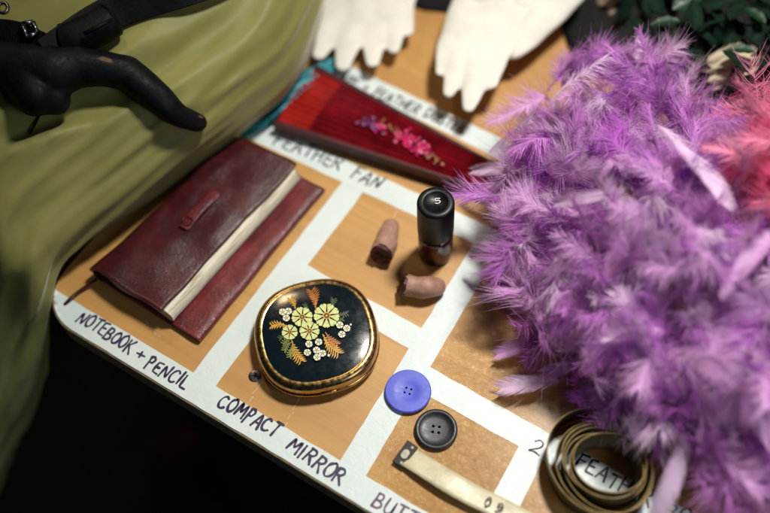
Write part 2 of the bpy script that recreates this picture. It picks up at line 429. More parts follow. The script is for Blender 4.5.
# ------------------------------------------------------------------ tape and handwriting
def strip(name, label, quad, z, amp=.05, along=0):
    """quad: 4 (u, v) corners a(start,low) b(end,low) c(end,high) d(start,high)"""
    a, b, c, d = [Vector(q) for q in quad]; L = (b-a).length; n = max(8, int(L/.25)); V = []; F = []; m = 6
    for i in range(n+1):
        s = i/n
        for j in range(m+1):
            t = j/m; p = (a.lerp(b, s)).lerp(d.lerp(c, s), t)
            e = amp*noise.noise(Vector((p.x*.9, p.y*.9, z*99))) if j in (0, m) else 0
            dirv = (d-a).normalized(); p = p+dirv*e*(1)
            V.append((p.x, p.y, z+.002*noise.noise(Vector((p.x*2, p.y*2, 5)))))
    for i in range(n):
        for j in range(m): k = i*(m+1)+j; F.append((k, k+m+1, k+m+2, k+1))
    # thin skirt so the tape has an edge
    bnd = [i*(m+1) for i in range(n+1)]+[n*(m+1)+j for j in range(1, m+1)]+[i*(m+1)+m for i in range(n-1, -1, -1)]+[j for j in range(m-1, 0, -1)]
    b0 = len(V); V += [(V[k][0], V[k][1], V[k][2]) for k in bnd]+[(V[k][0], V[k][1], .001) for k in bnd]; nb0 = len(bnd)
    for i in range(nb0): j = (i+1) % nb0; F.append((b0+j, b0+i, b0+nb0+i, b0+nb0+j))
    org = V[0]
    o = mk(name, V, F, TAPE, None, True, origin=org); tag(o, label, 'tape', 'white tape strips on the table'); return o
GL = {
 'A': (.75, [[(0, 0), (.33, 1), (.42, .95), (.72, 0)], [(.12, .36), (.62, .38)]]),
 'B': (.66, [[(.06, 1), (.02, .5), (0, 0)], [(.02, .96), (.38, 1.0), (.52, .78), (.36, .56), (.08, .52)], [(.1, .52), (.5, .46), (.62, .22), (.4, .02), (0, .02)]]),
 'C': (.7, [[(.62, .88), (.4, 1), (.12, .82), (.0, .42), (.16, .06), (.45, 0), (.68, .14)]]),
 'D': (.72, [[(.05, 1), (0, 0)], [(-.05, .98), (.4, .96), (.68, .6), (.55, .16), (0, 0)]]),
 'E': (.58, [[(.55, 1), (.06, .96), (.02, .5), (.02, .04), (.58, .0)], [(.04, .52), (.46, .54)]]),
 'F': (.58, [[(.06, 1), (.03, .5), (0, 0)], [(.0, .98), (.6, 1.04)], [(.03, .54), (.46, .58)]]),
 'G': (.7, [[(.6, .88), (.35, 1), (.05, .7), (.05, .25), (.35, 0), (.64, .2), (.62, .45), (.36, .45)]]),
 'H': (.7, [[(.04, 1), (0, 0)], [(.66, 1.02), (.64, 0)], [(.02, .5), (.65, .54)]]),
 'I': (.2, [[(.1, 1), (.06, 0)]]),
 'K': (.66, [[(.05, 1), (0, 0)], [(.62, 1.02), (.04, .46)], [(.16, .54), (.66, -.04)]]),
 'L': (.55, [[(.06, 1), (0, .04), (.58, 0)]]),
 'M': (.9, [[(0, 0), (.12, 1), (.42, .3), (.76, 1.04), (.86, 0)]]),
 'N': (.74, [[(0, 0), (.08, 1), (.6, .02), (.72, 1.06)]]),
 'O': (.72, [[(.36, 1), (.06, .74), (.02, .3), (.3, 0), (.62, .2), (.68, .66), (.44, 1), (.3, .97)]]),
 'P': (.62, [[(.08, 1), (0, -.18)], [(.0, .92), (.36, 1.02), (.58, .78), (.4, .48), (.06, .46)]]),
 'R': (.68, [[(.05, 1), (0, 0)], [(.0, .96), (.4, 1.0), (.56, .76), (.36, .52), (.06, .5)], [(.22, .52), (.66, -.05)]]),
 'S': (.58, [[(.54, .9), (.3, 1), (.08, .78), (.3, .52), (.52, .28), (.3, .0), (.0, .1)]]),
 'T': (.66, [[(.34, .98), (.3, 0)], [(0, .98), (.66, 1.02)]]),
 'U': (.68, [[(.04, 1), (.02, .3), (.28, 0), (.58, .22), (.64, 1), (.66, 0)]]),
 'V': (.66, [[(0, 1), (.32, 0), (.66, 1.02)]]),
 '+': (.56, [[(.26, .78), (.28, .22)], [(.02, .48), (.54, .52)]]),
 '2': (.62, [[(.04, .8), (.26, 1), (.5, .84), (.44, .5), (.02, .02), (.3, .06), (.64, .0)]]),
 '0': (.5, [[(.25, 1), (.02, .5), (.25, 0), (.48, .5), (.25, 1)]]),
 '6': (.5, [[(.44, .95), (.12, .7), (.02, .3), (.24, 0), (.46, .24), (.28, .5), (.04, .34)]]),
 '5': (.5, [[(.46, 1), (.08, 1), (.05, .56), (.34, .6), (.48, .3), (.26, 0), (.0, .1)]]),
 ' ': (.45, []),
}
SHARP = set('AFEHIKLMNTVP+')
def inkribbon(mb, pts, w, z):
    n = len(pts); L = []; 
    for i in range(n):
        t = (pts[min(i+1, n-1)]-pts[max(i-1, 0)]); t = t.normalized() if t.length > 1e-6 else Vector((1, 0, 0))
        nn = Vector((-t.y, t.x, 0)); ww = w*(.82+.5*noise.noise(pts[i]*2.2)+ (0 if 0 < i < n-1 else -.1))
        L.append((pts[i]+nn*ww/2, pts[i]-nn*ww/2))
    V = []; 
    for a, b in L: V += [(a.x, a.y, z), (b.x, b.y, z)]
    mb.add(V, [(2*i+1, 2*i+3, 2*i+2, 2*i) for i in range(n-1)])
    for e in (0, n-1):
        z2 = z+.0004
        mb.add([(pts[e].x+w*.42*math.cos(k*PI/5), pts[e].y+w*.42*math.sin(k*PI/5), z2) for k in range(10)], [tuple(range(10))])
def write(text, p0, p1, h, z, w=.11, mat=INK, parent=None, fit=True, gap=.24, slant=.05, jit=.09, name='handwriting'):
    p0 = Vector((p0[0], p0[1], 0)); p1 = Vector((p1[0], p1[1], 0)); ex = (p1-p0).normalized(); ey = Vector((-ex.y, ex.x, 0))
    tot = sum(GL[c][0]+gap for c in text)-gap
    sx = (p1-p0).length/tot if fit else h
    mb = MB(); x = 0; zz = z
    for ch in text:
        wd, strokes = GL[ch]; dy = R.uniform(-jit, jit); sc = 1+R.uniform(-jit, jit); rot = R.uniform(-jit, jit)
        for st in strokes:
            q = []
            for (a, b) in st:
                a += R.uniform(-.02, .02); b += R.uniform(-.02, .02)
                X = (x+a)*sx+slant*b*h + rot*b*h; Y = (b*sc+dy)*h - rot*a*h
                q.append(p0+ex*X+ey*Y)
            if ch in SHARP and len(st) > 2:
                pts = []
                for i in range(len(q)-1): pts += [q[i].lerp(q[i+1], k/6) for k in range(6)]
                pts.append(q[-1])
                # round the turns slightly
                for _ in range(1): pts = [pts[0]]+[(pts[i-1]+pts[i]*2+pts[i+1])/4 for i in range(1, len(pts)-1)]+[pts[-1]]
            else: pts = catmull(q, 8)
            zz += .0008; inkribbon(mb, pts, w, zz)
        x += wd+gap
    return mb.build(name, mat, parent, False)
zc, zr, zi = .007, .014, .022
# columns
strip('tape_strip', 'white tape strip between the notebook and the compact, running back to the fan', [(-27.0, 15.0), (-26.75, 33.2), (-25.0, 33.2), (-25.2, 15.0)], zc)
strip('tape_strip', 'white tape strip running back from under the blue button past the rubber fingers', [(-15.62, 15.0), (-16.25, 33.4), (-14.5, 33.4), (-13.75, 15.0)], zc)
strip('tape_strip', 'short white tape strip between the cream measuring tape and its coil', [(-6.35, 13.5), (-6.75, 22.4), (-5.1, 22.4), (-4.6, 13.5)], zc)
# rows
a = strip('tape_strip', 'white tape along the front table edge reading NOTEBOOK + PENCIL, COMPACT MIRROR and BUTTONS', [(-38.9, 13.50), (30, 13.50), (30, 15.22), (-38.9, 15.22)], zr)
# trim the front tape to the rounded corner
for v_ in a.data.vertices:
    x, y = v_.co.x+a.location.x, v_.co.y+a.location.y
    cxx, cyy, rr = TX0+3.3, TY0+3.3, 3.3-.14
    if x < cxx and y < cyy:
        dx, dy = x-cxx, y-cyy; L = math.hypot(dx, dy)
        if L > rr: v_.co.x += dx*(rr/L-1); v_.co.y += dy*(rr/L-1)
front = a
strip('tape_strip', 'blank white tape strip between the compact and the rubber fingers', [(-25.15, 23.95), (-15.5, 23.85), (-15.5, 25.5), (-25.15, 25.6)], zr)
row2 = strip('tape_strip', 'white tape strip reading 2 FEATHER BOAS under the measuring tape coil', [(-14.4, 21.65), (30, 21.70), (30, 23.25), (-14.4, 23.4)], zr)
row3 = strip('tape_strip', 'white tape strip reading FEATHER FAN in front of the red fan', [(-36.9, 32.15), (5, 33.55), (5, 35.2), (-36.9, 33.9)], zr)
row4 = strip('tape_strip', 'white tape strip behind the red fan under the glove tips', [(-34.6, 40.1), (5, 39.6), (5, 41.15), (-34.6, 41.75)], zr)
def pw(px, py): q = P(px, py); return (q.x, q.y)
write('NOTEBOOK', pw(76, 321), pw(128.5, 354), .88, zi, .175, INK, front, jit=.10)
write('+', pw(134, 356.5), pw(141, 361), .75, zi, .155, INK, front)
write('PENCIL', pw(145, 367), pw(184, 388.5), .88, zi, .175, INK, front, jit=.10)
write('COMPACT', pw(217, 405.5), pw(274, 437), .92, zi, .19, INK, front, jit=.09)
write('MIRROR', pw(285.5, 449), pw(340, 484), .96, zi, .195, INK, front, jit=.10)
write('BUTTONS', pw(371.5, 505.5), pw(446, 545), .92, zi, .15, INK2, front, jit=.03)
write('2', pw(529.5, 449), pw(539.5, 454.5), .95, zi, .13, INKF, row2)
write('FEATHER', pw(574.5, 466.5), pw(648, 508), .98, zi, .175, INKF, row2, jit=.09)
write('BOAS', pw(664, 515), pw(712, 540), .95, zi, .14, INKF, row2)
write('FEATHER', pw(273, 144.5), pw(339, 170), 1.0, zi, .16, INKF, row3, jit=.09)
write('FAN', pw(351, 177.5), pw(377, 189), 1.05, zi, .17, INKF, row3, jit=.09)
write('CAPE + FEATHER DUSTER', pw(331, 77.5), pw(462, 134), .85, zi, .15, INKF, row4, jit=.08)

# ------------------------------------------------------------------ notebook
nb = thing('leather_notebook', 'burgundy leather wrap notebook with cream page edges and closure loop', 'notebook', (-32, 24, 0))
qFL, qBL, qFR, qBR = Vector((-37.05, 17.35)), Vector((-35.05, 31.0)), Vector((-27.95, 17.05)), Vector((-27.35, 31.2))
def Q(s, t, z):
    p = qFL.lerp(qFR, s).lerp(qBL.lerp(qBR, s), t); return Vector((p.x, p.y, z))
def sweep_profile(prof, t0, t1, nt_, name, mat, parent, nz=0.0, closed=True, ragged=0):
    V = []; F = []; n = len(prof)
    for i in range(nt_+1):
        t = t0+(t1-t0)*i/nt_
        # round the corners at both ends of the sweep
        ed = min(i, nt_-i)
        for k, (s, z) in enumerate(prof):
            tt = t
            if ragged:
                tt += ragged*noise.noise(Vector((s*4, z, 3+t*2)))*(1 if ed < 2 else 0)
            p = Q(s, tt, z)
            w = Vector((noise.noise(p*.35), noise.noise(p*.35+Vector((9, 2, 1))), noise.noise(p*.5+Vector((3, 7, 2)))))
            p = p + Vector((w.x*nz*1.2, w.y*nz*.6, w.z*nz if z > .2 else 0))
            V.append(p)
    for i in range(nt_):
        for k in range(n if closed else n-1):
            k2 = (k+1) % n; F.append((i*n+k, i*n+k2, (i+1)*n+k2, (i+1)*n+k))
    F.append(tuple(range(n))); F.append(tuple(range(nt_*n, (nt_+1)*n))[::-1])
    return mk(name, V, F, mat, parent)
def resample(pts, n):
    pts = [Vector((a, b*.1)) for a, b in pts]; d = [0]
    for i in range(1, len(pts)): d.append(d[-1]+(pts[i]-pts[i-1]).length)
    out = []
    for k in range(n):
        s = d[-1]*k/(n-1); i = max(j for j in range(len(d)) if d[j] <= s+1e-9); i = min(i, len(pts)-2)
        u = (s-d[i])/max(1e-9, d[i+1]-d[i]); p = pts[i].lerp(pts[i+1], u); out.append((p.x, p.y*10))
    return out
# front cover and spine (dark), back cover with the wide flap (lighter)
top = [(.715, 1.70), (.722, 1.79), (.71, 1.86), (.6, 1.96), (.4, 2.02), (.2, 1.98), (.07, 1.80), (.015, 1.45), (-.005, 1.1), (-.008, .6), (.005, .16), (.04, .05),
       (.07, .05), (.05, .30), (.035, .6), (.035, 1.1), (.05, 1.45), (.10, 1.64), (.3, 1.80), (.5, 1.78), (.69, 1.68)]
cov = sweep_profile(resample(top, 90), 0, 1, 60, 'front_cover', LEATHER, nb, nz=.16, ragged=.012)
bot = [(.055, .03), (.5, .03), (.97, .03), (1.0, .07), (1.012, .22), (1.005, .40), (.975, .50), (.93, .53), (.85, .50), (.76, .47), (.70, .36), (.4, .30), (.055, .28)]
sweep_profile(resample(bot, 90), .004, .998, 60, 'back_cover', LEATHER2, nb, nz=.12, ragged=.01)['label'] = 'lighter wrinkled back cover flap reaching past the pages'
pg = [(.055, .33), (.72, .42), (.765, .55), (.772, .85), (.762, 1.2), (.735, 1.56), (.715, 1.64), (.5, 1.74), (.3, 1.75), (.12, 1.60), (.055, 1.38)]
sweep_profile(resample(pg, 60), .018, .985, 60, 'page_block', PAGES, nb, nz=.05, ragged=.02)
# closure loop on the cover
a = P(183, 229, 2.05); b = P(217, 192, 2.05); t = (b-a).normalized(); n_ = Vector((-t.y, t.x, 0)); V = []; F = []
L = (b-a).length
for i in range(25):
    s = i/24
    for j in range(7):
        w = (j/6-.5)*(.85 if .06 < s < .94 else .72); arch = .10+.20*math.sin(PI*min(1, max(0, (s-.12)/.76)))**.7+.03*math.cos((j/6-.5)*PI)
        V.append(a+t*(L*s)+n_*w+Vector((0, 0, arch)))
for i in range(24):
    for j in range(6): k = i*7+j; F.append((k, k+7, k+8, k+1))
b0 = len(V); V += [v-Vector((0, 0, .12)) for v in V[:b0]]
F += [tuple(i+b0 for i in q[::-1]) for q in F[:]]
for i in range(24): F.append((i*7, i*7+b0, (i+1)*7+b0, (i+1)*7)); F.append((i*7+6, (i+1)*7+6, (i+1)*7+6+b0, i*7+6+b0))
for j in range(6): F.append((j, j+1, j+1+b0, j+b0)); F.append((24*7+j, 24*7+j+b0, 24*7+j+1+b0, 24*7+j+1))
lo = mk('closure_loop', V, F, LEATHER2, nb)
v, f = tube(catmull([a+t*L*x+n_*y+Vector((0, 0, .31)) for x, y in ((.10, -.26), (.10, .26), (.22, .28), (.22, -.28), (.10, -.26))], 4), .035, 6); mk('stitched_slot', v, f, LEATHER, lo)
# cord trailing off the spine
v, f = tube(catmull([P(97, 279, .6), P(88, 285, .35), P(77, 293, .2), P(68, 301, .15), P(62, 309, -.5), P(60, 322, -3), P(62, 335, -7)], 8), .13, 10, flat=.6); mk('tie_cord', v, f, LEATHER, nb)

# ------------------------------------------------------------------ compact mirror
cc = P(315.5, 331.5, 1.6); CR = 4.08
def squ(a, n=2.42):
    b = a+PI/4; return (abs(math.cos(b))**n+abs(math.sin(b))**n)**(-1/n)*.965
cm = thing('compact_mirror', 'round cornered gold compact with black enamel lid painted with yellow flowers', 'compact', (cc.x, cc.y, 0))
v, f = rings([(CR*a, z) for a, z in ((.82, .05), (.92, .10), (.985, .28), (1.01, .48), (1.015, .64), (1.005, .74), (.95, .79))], 96, squ, cc); capring(v, f, 96); capring(v, f, 96, False)
case = mk('gold_case', v, f, GOLD, cm)
v, f = rings([(CR*a, z) for a, z in ((.95, .80), (.985, .83), (1.0, .90), (1.003, 1.05), (.998, 1.25), (.982, 1.40), (.955, 1.52), (.915, 1.595), (.88, 1.605), (.86, 1.575))], 96, squ, cc); capring(v, f, 96, False)
lid = mk('gold_lid_rim', v, f, GOLD, cm)
def dome(r): return 1.565+.19*(1-min(1, r)**3.6)
v, f = rings([(CR*.865*k/16, dome(k/16)) for k in range(16, 0, -1)], 96, squ, cc); capring(v, f, 96)
en = mk('enamel_lid', v, f, ENAMEL, cm)
def onlid(zx, zy, lift):
    px, py = 245+zx/3.8, 265+zy/3.8; z = 1.75
    for _ in range(3):
        p = P(px, py, z); r = math.hypot(p.x-cc.x, p.y-cc.y)/(CR*.865); z = dome(r)+lift
    p.z = z; return p
lay = [.006]
def flat_poly(mb, pts, m):
    lay[0] += .0006; q = [onlid(x, y, lay[0]) for x, y in pts]; mb.add(q, [tuple(range(len(q)))], m)
def flower(mb, x, y, r, n, m, mc, ang=0):
    for k in range(n):
        a = ang+2*PI*k/n; pts = []
        for q in range(13):
            w = -1+2*q/12; rr = r*(1-.10*w*w-(.13 if abs(w) < .1 else 0)) if abs(w) <= 1 else 0
            al = a+w*.92*PI/n; pts.append((x+rr*math.cos(al), y+rr*.93*math.sin(al)))
        pts.append((x+r*.2*math.cos(a), y+r*.2*math.sin(a))); flat_poly(mb, pts[::-1], m)
    if mc is not None:
        flat_poly(mb, [(x+r*.30*math.cos(q*PI/6), y-r*.28*math.sin(q*PI/6)) for q in range(12)], 3)
        flat_poly(mb, [(x+r*.22*math.cos(q*PI/6), y-r*.20*math.sin(q*PI/6)) for q in range(12)], 2)
        flat_poly(mb, [(x+r*.09*math.cos(q*PI/3), y-r*.08*math.sin(q*PI/3)) for q in range(6)], 3)
def fern(mb, x0, y0, x1, y1, wd, m, n=8, bend=.15):
    dx, dy = x1-x0, y1-y0; L = math.hypot(dx, dy); tx, ty = dx/L, dy/L; nx, ny = -ty, tx
    def pos(s): b = bend*L*math.sin(PI*s)*.6; return x0+dx*s+nx*b, y0+dy*s+ny*b
    for i in range(n):
        s = (i+.5)/n; x, y = pos(s); w = wd*math.sin(PI*min(1, .25+.75*(1-s)))*1.0
        for sd in (-1, 1):
            ex, ey = x+sd*nx*w+tx*w*.7, y+sd*ny*w+ty*w*.7; hx, hy = tx*L/n*.30, ty*L/n*.30
            mx, my = (x+ex)/2+tx*3, (y+ey)/2+ty*3
            q = [(x-hx, y-hy), (mx-hx*1.1, my-hy*1.1), (ex, ey), (mx+hx*1.2, my+hy*1.2), (x+hx, y+hy)]
            if sd > 0: q = q[::-1]
            flat_poly(mb, q, m)
    q = [(pos(s/6)) for s in range(7)]
    flat_poly(mb, [(x+nx*1.6, y+ny*1.6) for x, y in q][::-1]+[(x-nx*1.6, y-ny*1.6) for x, y in q], m)
mb = MB()
for a in ((268, 165, 252, 98, 26, 5, 9), (192, 168, 172, 126, 18, 4, 6), (165, 232, 100, 232, 18, 4, 7), (295, 262, 357, 335, 28, 4, 10), (305, 255, 352, 300, 18, 5, 8),
          (178, 285, 216, 364, 24, 4, 9), (190, 275, 145, 300, 14, 6, 6), (180, 290, 150, 325, 15, 6, 6), (188, 300, 170, 350, 14, 6, 6), (325, 165, 335, 130, 16, 7, 5), (345, 185, 388, 183, 14, 7, 5),
          (160, 265, 132, 280, 12, 7, 4), (335, 215, 372, 205, 12, 7, 4), (240, 175, 225, 150, 10, 7, 4)):
    fern(mb, *a)
flower(mb, 310, 192, 50, 9, 0, 1, .2); flower(mb, 217, 197, 41, 8, 0, 1, .5); flower(mb, 245, 250, 39, 8, 0, 1, .1); flower(mb, 170, 255, 31, 7, 0, 1, .3)
for x, y in ((165, 175), (143, 178), (157, 201), (360, 228), (387, 240), (368, 263), (280, 292), (243, 300), (237, 332), (272, 323), (295, 335), (274, 350)):
    flower(mb, x, y, 14, 5, 1, None, R.random())
    flat_poly(mb, [(x+4*math.cos(q*PI/3), y-4*math.sin(q*PI/3)) for q in range(6)], 4)
flat_poly(mb, [(318+5*math.cos(q*PI/3), 343-5*math.sin(q*PI/3)) for q in range(6)], 1)
flat_poly(mb, [(402+4*math.cos(q*PI/3), 226-4*math.sin(q*PI/3)) for q in range(6)], 1)
mb.build('painted_bouquet', [PETAL, PETAL2, PCENT, PGOLD, PGOLD, PRUST, PGREEN, PDARK], en, False)
# clasp and hinge
for nm, ang, ln in (('clasp', -PI/4, 1.0), ('hinge', 3*PI/4, 1.7)):
    d = Vector((math.cos(ang), math.sin(ang), 0)); s = Vector((-d.y, d.x, 0)); q = Vector((cc.x, cc.y, 0))+d*(CR*.985*squ(ang))
    if nm == 'clasp': v, f = box(q+Vector((0, 0, .8))+d*.06, ln, .22, .30, s, d)
    else: v, f = tube([q+s*(-ln/2)+Vector((0, 0, .8)), q+s*(ln/2)+Vector((0, 0, .8))], .16, 12)
    o = mk(nm, v, f, GOLD, case)
    if nm == 'clasp': bevel(o, .05)

# ------------------------------------------------------------------ nail polish bottle
bc = P(435.5, 252.5, 0)
nbp = thing('nail_polish_bottle', 'small glass bottle of dark plum nail polish with tall black cap', 'nail polish', bc)
def lathe(name, prof, mat, par, n=48, c=bc, bot=True, top=True):
    v, f = rings(prof, n, None, c)
    if top: capring(v, f, n)
    if bot: capring(v, f, n, False)
    return mk(name, v, f, mat, par)
lathe('glass_body', [(.98, .0), (1.12, .05), (1.17, .18), (1.17, .4), (1.17, 2.5), (1.12, 2.72), (.95, 2.88), (.55, 2.95), (.55, 3.1)], GLASS, nbp)
lathe('polish', [(.5, .60), (.98, .63), (1.07, .72), (1.12, .85), (1.12, 2.45), (1.05, 2.68), (.5, 2.8)], LIQ, nbp)
cap = lathe('cap', [(1.15, 2.98), (1.19, 3.02), (1.20, 3.2), (1.20, 6.15), (1.17, 6.28), (1.09, 6.35), (.80, 6.37), (.76, 6.34), (.73, 6.29)], CAPM, nbp)
write('5', (bc.x+.02, bc.y-.1), (bc.x+.30, bc.y+.10), 0.34, 6.297, .06, WHITEP, cap, name='shade_number')

# ------------------------------------------------------------------ rubber fingers
def finger(label, pts, cut_dir):
    pa = [Vector(p) for p, r in pts]
    root = thing('severed_finger', label, 'rubber finger', (pa[0].x, pa[0].y, 0), 'rubber severed finger props')
    def post(p):
        q = p.copy(); d = (p-pa[0]).dot(cut_dir)
        lim = .10+.16*noise.noise(Vector((p.x*2.2, p.y*2.2, p.z*2.2)))
        if d > lim: q = p-cut_dir*(d-lim)
        q += Vector((noise.noise(p*1.3), noise.noise(p*1.3+Vector((5, 5, 5))), noise.noise(p*1.3+Vector((1, 9, 4)))))*.09
        if q.z < .02: q.z = .02
        return q
    caps = [(pa[i], pts[i][1], pa[i+1], pts[i+1][1]) for i in range(len(pts)-1)]
    caps[0] = (pa[0]+cut_dir*.3, pts[0][1]*1.0, pa[1], pts[1][1])
    blob('skin', caps, SKIN, root, .09, 5, post)
    # ragged dark cut surface with a collar that stands slightly proud
    r = pts[0][1]; s = cut_dir.cross(Vector((0, 0, 1))).normalized(); u = s.cross(cut_dir).normalized(); c0 = pa[0]+cut_dir*.17
    V = []; F = []; n = 36
    for j, (rr, dz) in enumerate(((.93, -.25), (.97, .0), (.95, .09), (.84, .12), (.6, .02), (.35, .07), (.12, .0))):
        for k in range(n):
            a = 2*PI*k/n; q = rr*r*(1+.07*noise.noise(Vector((math.cos(a)*2, math.sin(a)*2, j*.3+r))))
            jag = .13*noise.noise(Vector((math.cos(a)*3, math.sin(a)*3, 2.+j*.5))) + 0
            w = c0+(s*math.cos(a)+u*math.sin(a))*q*1.0+cut_dir*(dz+jag); w.z = max(w.z, .015); V.append(w)
    for j in range(6):
        for k in range(n): F.append((j*n+k, j*n+(k+1) % n, (j+1)*n+(k+1) % n, (j+1)*n+k))
    F.append(tuple(range(6*n, 7*n)))
    mk('cut_end', V, F, GORE, root)
    return root
fa = [(P(382, 254, .95), .78), (P(386, 243, .95), .80), (P(388, 234, .85), .74), (P(391, 227, .75), .60)]
ds = (fa[0][0]-fa[1][0]); ds = (ds+Vector((0, 0, .35))).normalized()
finger('brown rubber finger standing tip away beside the bottle, dark cut end facing front', fa, ds)
fb = [(P(405, 285, .95), .80), (P(414, 286.5, .90), .72), (P(424, 288, .90), .78), (P(436, 287, .72), .66)]
ds = (fb[0][0]-fb[1][0]); ds = (ds+Vector((0, 0, .18))).normalized()
finger('bent rubber finger lying in front of the bottle, dark cut end facing the compact', fb, ds)

# ------------------------------------------------------------------ buttons
def button(label, c, r, prof, mat, hole_r, hole_d, ang, thick):
    n = 72; v, f = rings(prof, n, None, c); capring(v, f, n); capring(v, f, n, False)
    o = mk('sewing_button', v, f, mat, None, True, origin=(c.x, c.y, c.z))
    for vt in o.data.vertices: vt.co.z += c.z
    cv = []; cf = []
    for k in range(4):
        a = ang+k*PI/2; q = Vector((c.x+hole_d*math.cos(a), c.y+hole_d*math.sin(a), 0))
        vv, ff = tube([q+Vector((0, 0, -1)), q+Vector((0, 0, 3))], hole_r, 16); b = len(cv); cv += vv; cf += [tuple(i+b for i in z) for z in ff]
    cut = mk('cut', cv, cf, mat); md = o.modifiers.new('b', 'BOOLEAN'); md.object = cut; md.operation = 'DIFFERENCE'; md.solver = 'EXACT'
    bpy.context.view_layer.update(); me = evaluated(o); o.modifiers.clear(); old = o.data; o.data = me; me.name = 'sewing_button'
    bpy.data.objects.remove(cut); bpy.data.meshes.remove(old)
    return tag(o, label, 'button', 'large sewing buttons')
def flatshade(o, deg=35):
    me = o.data; bm = bmesh.new(); bm.from_mesh(me)
    for e in bm.edges:
        if len(e.link_faces) == 2 and e.calc_face_angle(0) > math.radians(deg): e.smooth = False
    bm.to_mesh(me); bm.free()
c = P(408, 391, .3); c.z = .06
b1 = button('large blue four hole button lying partly on the white tape', c, 1.47,
            [(1.36, .0), (1.44, .05), (1.47, .14), (1.465, .24), (1.40, .30), (1.0, .31), (.62, .295), (.52, .27), (.3, .265)], BLUEB, .075, .235, 1.0, .3); flatshade(b1)
c = P(436, 429, .3); c.z = .015
b2 = button('slightly smaller black four hole button with raised rim, between blue button and tape measure', c, 1.35,
            [(1.2, .0), (1.30, .05), (1.345, .14), (1.33, .26), (1.25, .32), (1.14, .33), (1.05, .29), (.98, .245), (.7, .225), (.52, .215), (.3, .21)], BLACKB, .10, .27, 1.2, .3); flatshade(b2)

# ------------------------------------------------------------------ measuring tape: flat end and coil
tm = thing('measuring_tape', 'old cloth measuring tape, cream end with black metal tip and olive coil on its edge', 'tape measure', P(595, 470))
# flat ribbon with a gentle wave, near edge lifted
cl = [P(406, 455, .25), P(424, 466, .45), P(448, 481, .6), P(472, 494.5, .5), P(500, 508, .35), P(530, 524, .3), P(570, 542, .3)]
path = catmull(cl, 10); V = []; F = []; uv = []; n = len(path); s = 0
for i, p in enumerate(path):
    t = (path[min(i+1, n-1)]-path[max(i-1, 0)]); t.z = 0; t.normalize(); nn = Vector((-t.y, t.x, 0)); s += (p-path[i-1]).length if i else 0
    tilt = .10+.05*math.sin(i*.2)
    for j in range(7):
        w = j/6-.5; V.append(p+nn*w*1.42+Vector((0, 0, -w*2*tilt+.05*math.cos(w*PI)))); uv.append((s, j/6))
for i in range(n-1):
    for j in range(6): k = i*7+j; F.append((k, k+7, k+8, k+1))
rb = mk('ribbon_end', V, F, MEASC, tm, True, uv=uv)
m = rb.modifiers.new('s', 'SOLIDIFY'); m.thickness = .05
t = (path[4]-path[0]); t.z = 0; t.normalize(); nn = Vector((-t.y, t.x, 0)); c = path[0]-t*.05+Vector((0, 0, .06))
v, f = box(c, .80, 1.62, .14, t, nn); tip = mk('metal_tip', v, f, BRASSD, tm, False); bevel(tip, .03)
CREAMD = simple('worn_cream_hole', (.50, .47, .36), .5)
v, f = rings([(.20, c.z+.075), (.01, c.z+.08)], 20, lambda a: 1+.55*abs(math.cos(a-math.atan2(nn.y, nn.x))), c); mk('tip_slot', v, f, CREAMD, tip)
for sgn in (-1, 1):
    q = c+nn*sgn*.58+t*.12; v, f = rings([(.085, q.z+.075), (.01, q.z+.08)], 14, None, q); mk('rivet', v, f, CREAMD, tip)
i0 = 44; q = path[i0]; t2 = (path[i0+3]-path[i0-3]); t2.z = 0; t2.normalize(); n2 = Vector((-t2.y, t2.x, 0))
w0 = P(502, 503.5, .5); w1 = P(488, 496.5, .5)
wt = write('60', (w0.x, w0.y), (w1.x, w1.y), -.0, .46, .12, BRASSD, rb, name='tmp') if False else None
# printed figures seen upside down from here
def figure(ch, px, py, h, z, par):
    a = P(px, py, z); ex = -t2; mb = MB(); ey = Vector((-ex.y, ex.x, 0))
    for st in GL[ch][1]:
        pts = catmull([a+ex*(x*h*1.1)+ey*(y*h) for x, y in st], 8)
        for i in range(len(pts)): pts[i].z = z
        inkribbon(mb, pts, .11, z)
    return mb.build('printed_figure', BRASSD, par, False)
figure('0', 493, 499, .62, .62, rb); figure('6', 504.5, 505, .62, .58, rb)
# coil standing on its edge
co = P(600, 471, .9); V = []; F = []; uv = []; mi = []
th = 0; s = 0; rows = []; TW = 1.9
turn = [(0, 1.92), (1, 2.06), (1.5, 2.16), (2.3, 2.24), (3, 2.38), (3.6, 2.50), (4.3, 2.56), (5.0, 2.85), (5.5, 3.22), (6.2, 3.30), (6.6, 3.25)]
steps = 420
for i in range(steps+1):
    k = 6.6*i/steps; a = 2*PI*k-3.14; r = interp(turn, k)*.945
    el = 1+.07*math.cos(2*(a-.5)+k*.35); off = Vector((.18*math.sin(k*1.7), .15*math.cos(k*2.1), 0))
    if k > 4.6: off += Vector((-.22, .10, 0))*min(1, (k-4.6))
    z0 = interp([(0, .75), (1, .62), (2, .42), (3, .26), (4, .12), (5, .03), (7, .03)], k)+.09*math.sin(a*1.0+1.3*k)+.09
    p = Vector((co.x+(.12 if k < 4.6 else .12-.1*min(1, k-4.6)), co.y, 0))+Vector((math.cos(a)*r*el, math.sin(a)*r*el, 0))+off
    rows.append((p, a, z0)); 
for i, (p, a, z0) in enumerate(rows):
    s += (p-rows[i-1][0]).length if i else 0; d = Vector((math.cos(a), math.sin(a), 0)); lean = .16*math.sin(a*.5+1)+.12
    for j in range(5):
        w = j/4; V.append(p+Vector((0, 0, z0+w*TW))+d*(lean*(w-.5))); uv.append((s, w))
n = len(rows)
for i in range(n-1):
    for j in range(4): k = i*5+j; F.append((k, k+5, k+6, k+1))
cb = mk('coil', V, F, MEAS, tm, True, uv=uv); m = cb.modifiers.new('s', 'SOLIDIFY'); m.thickness = .045
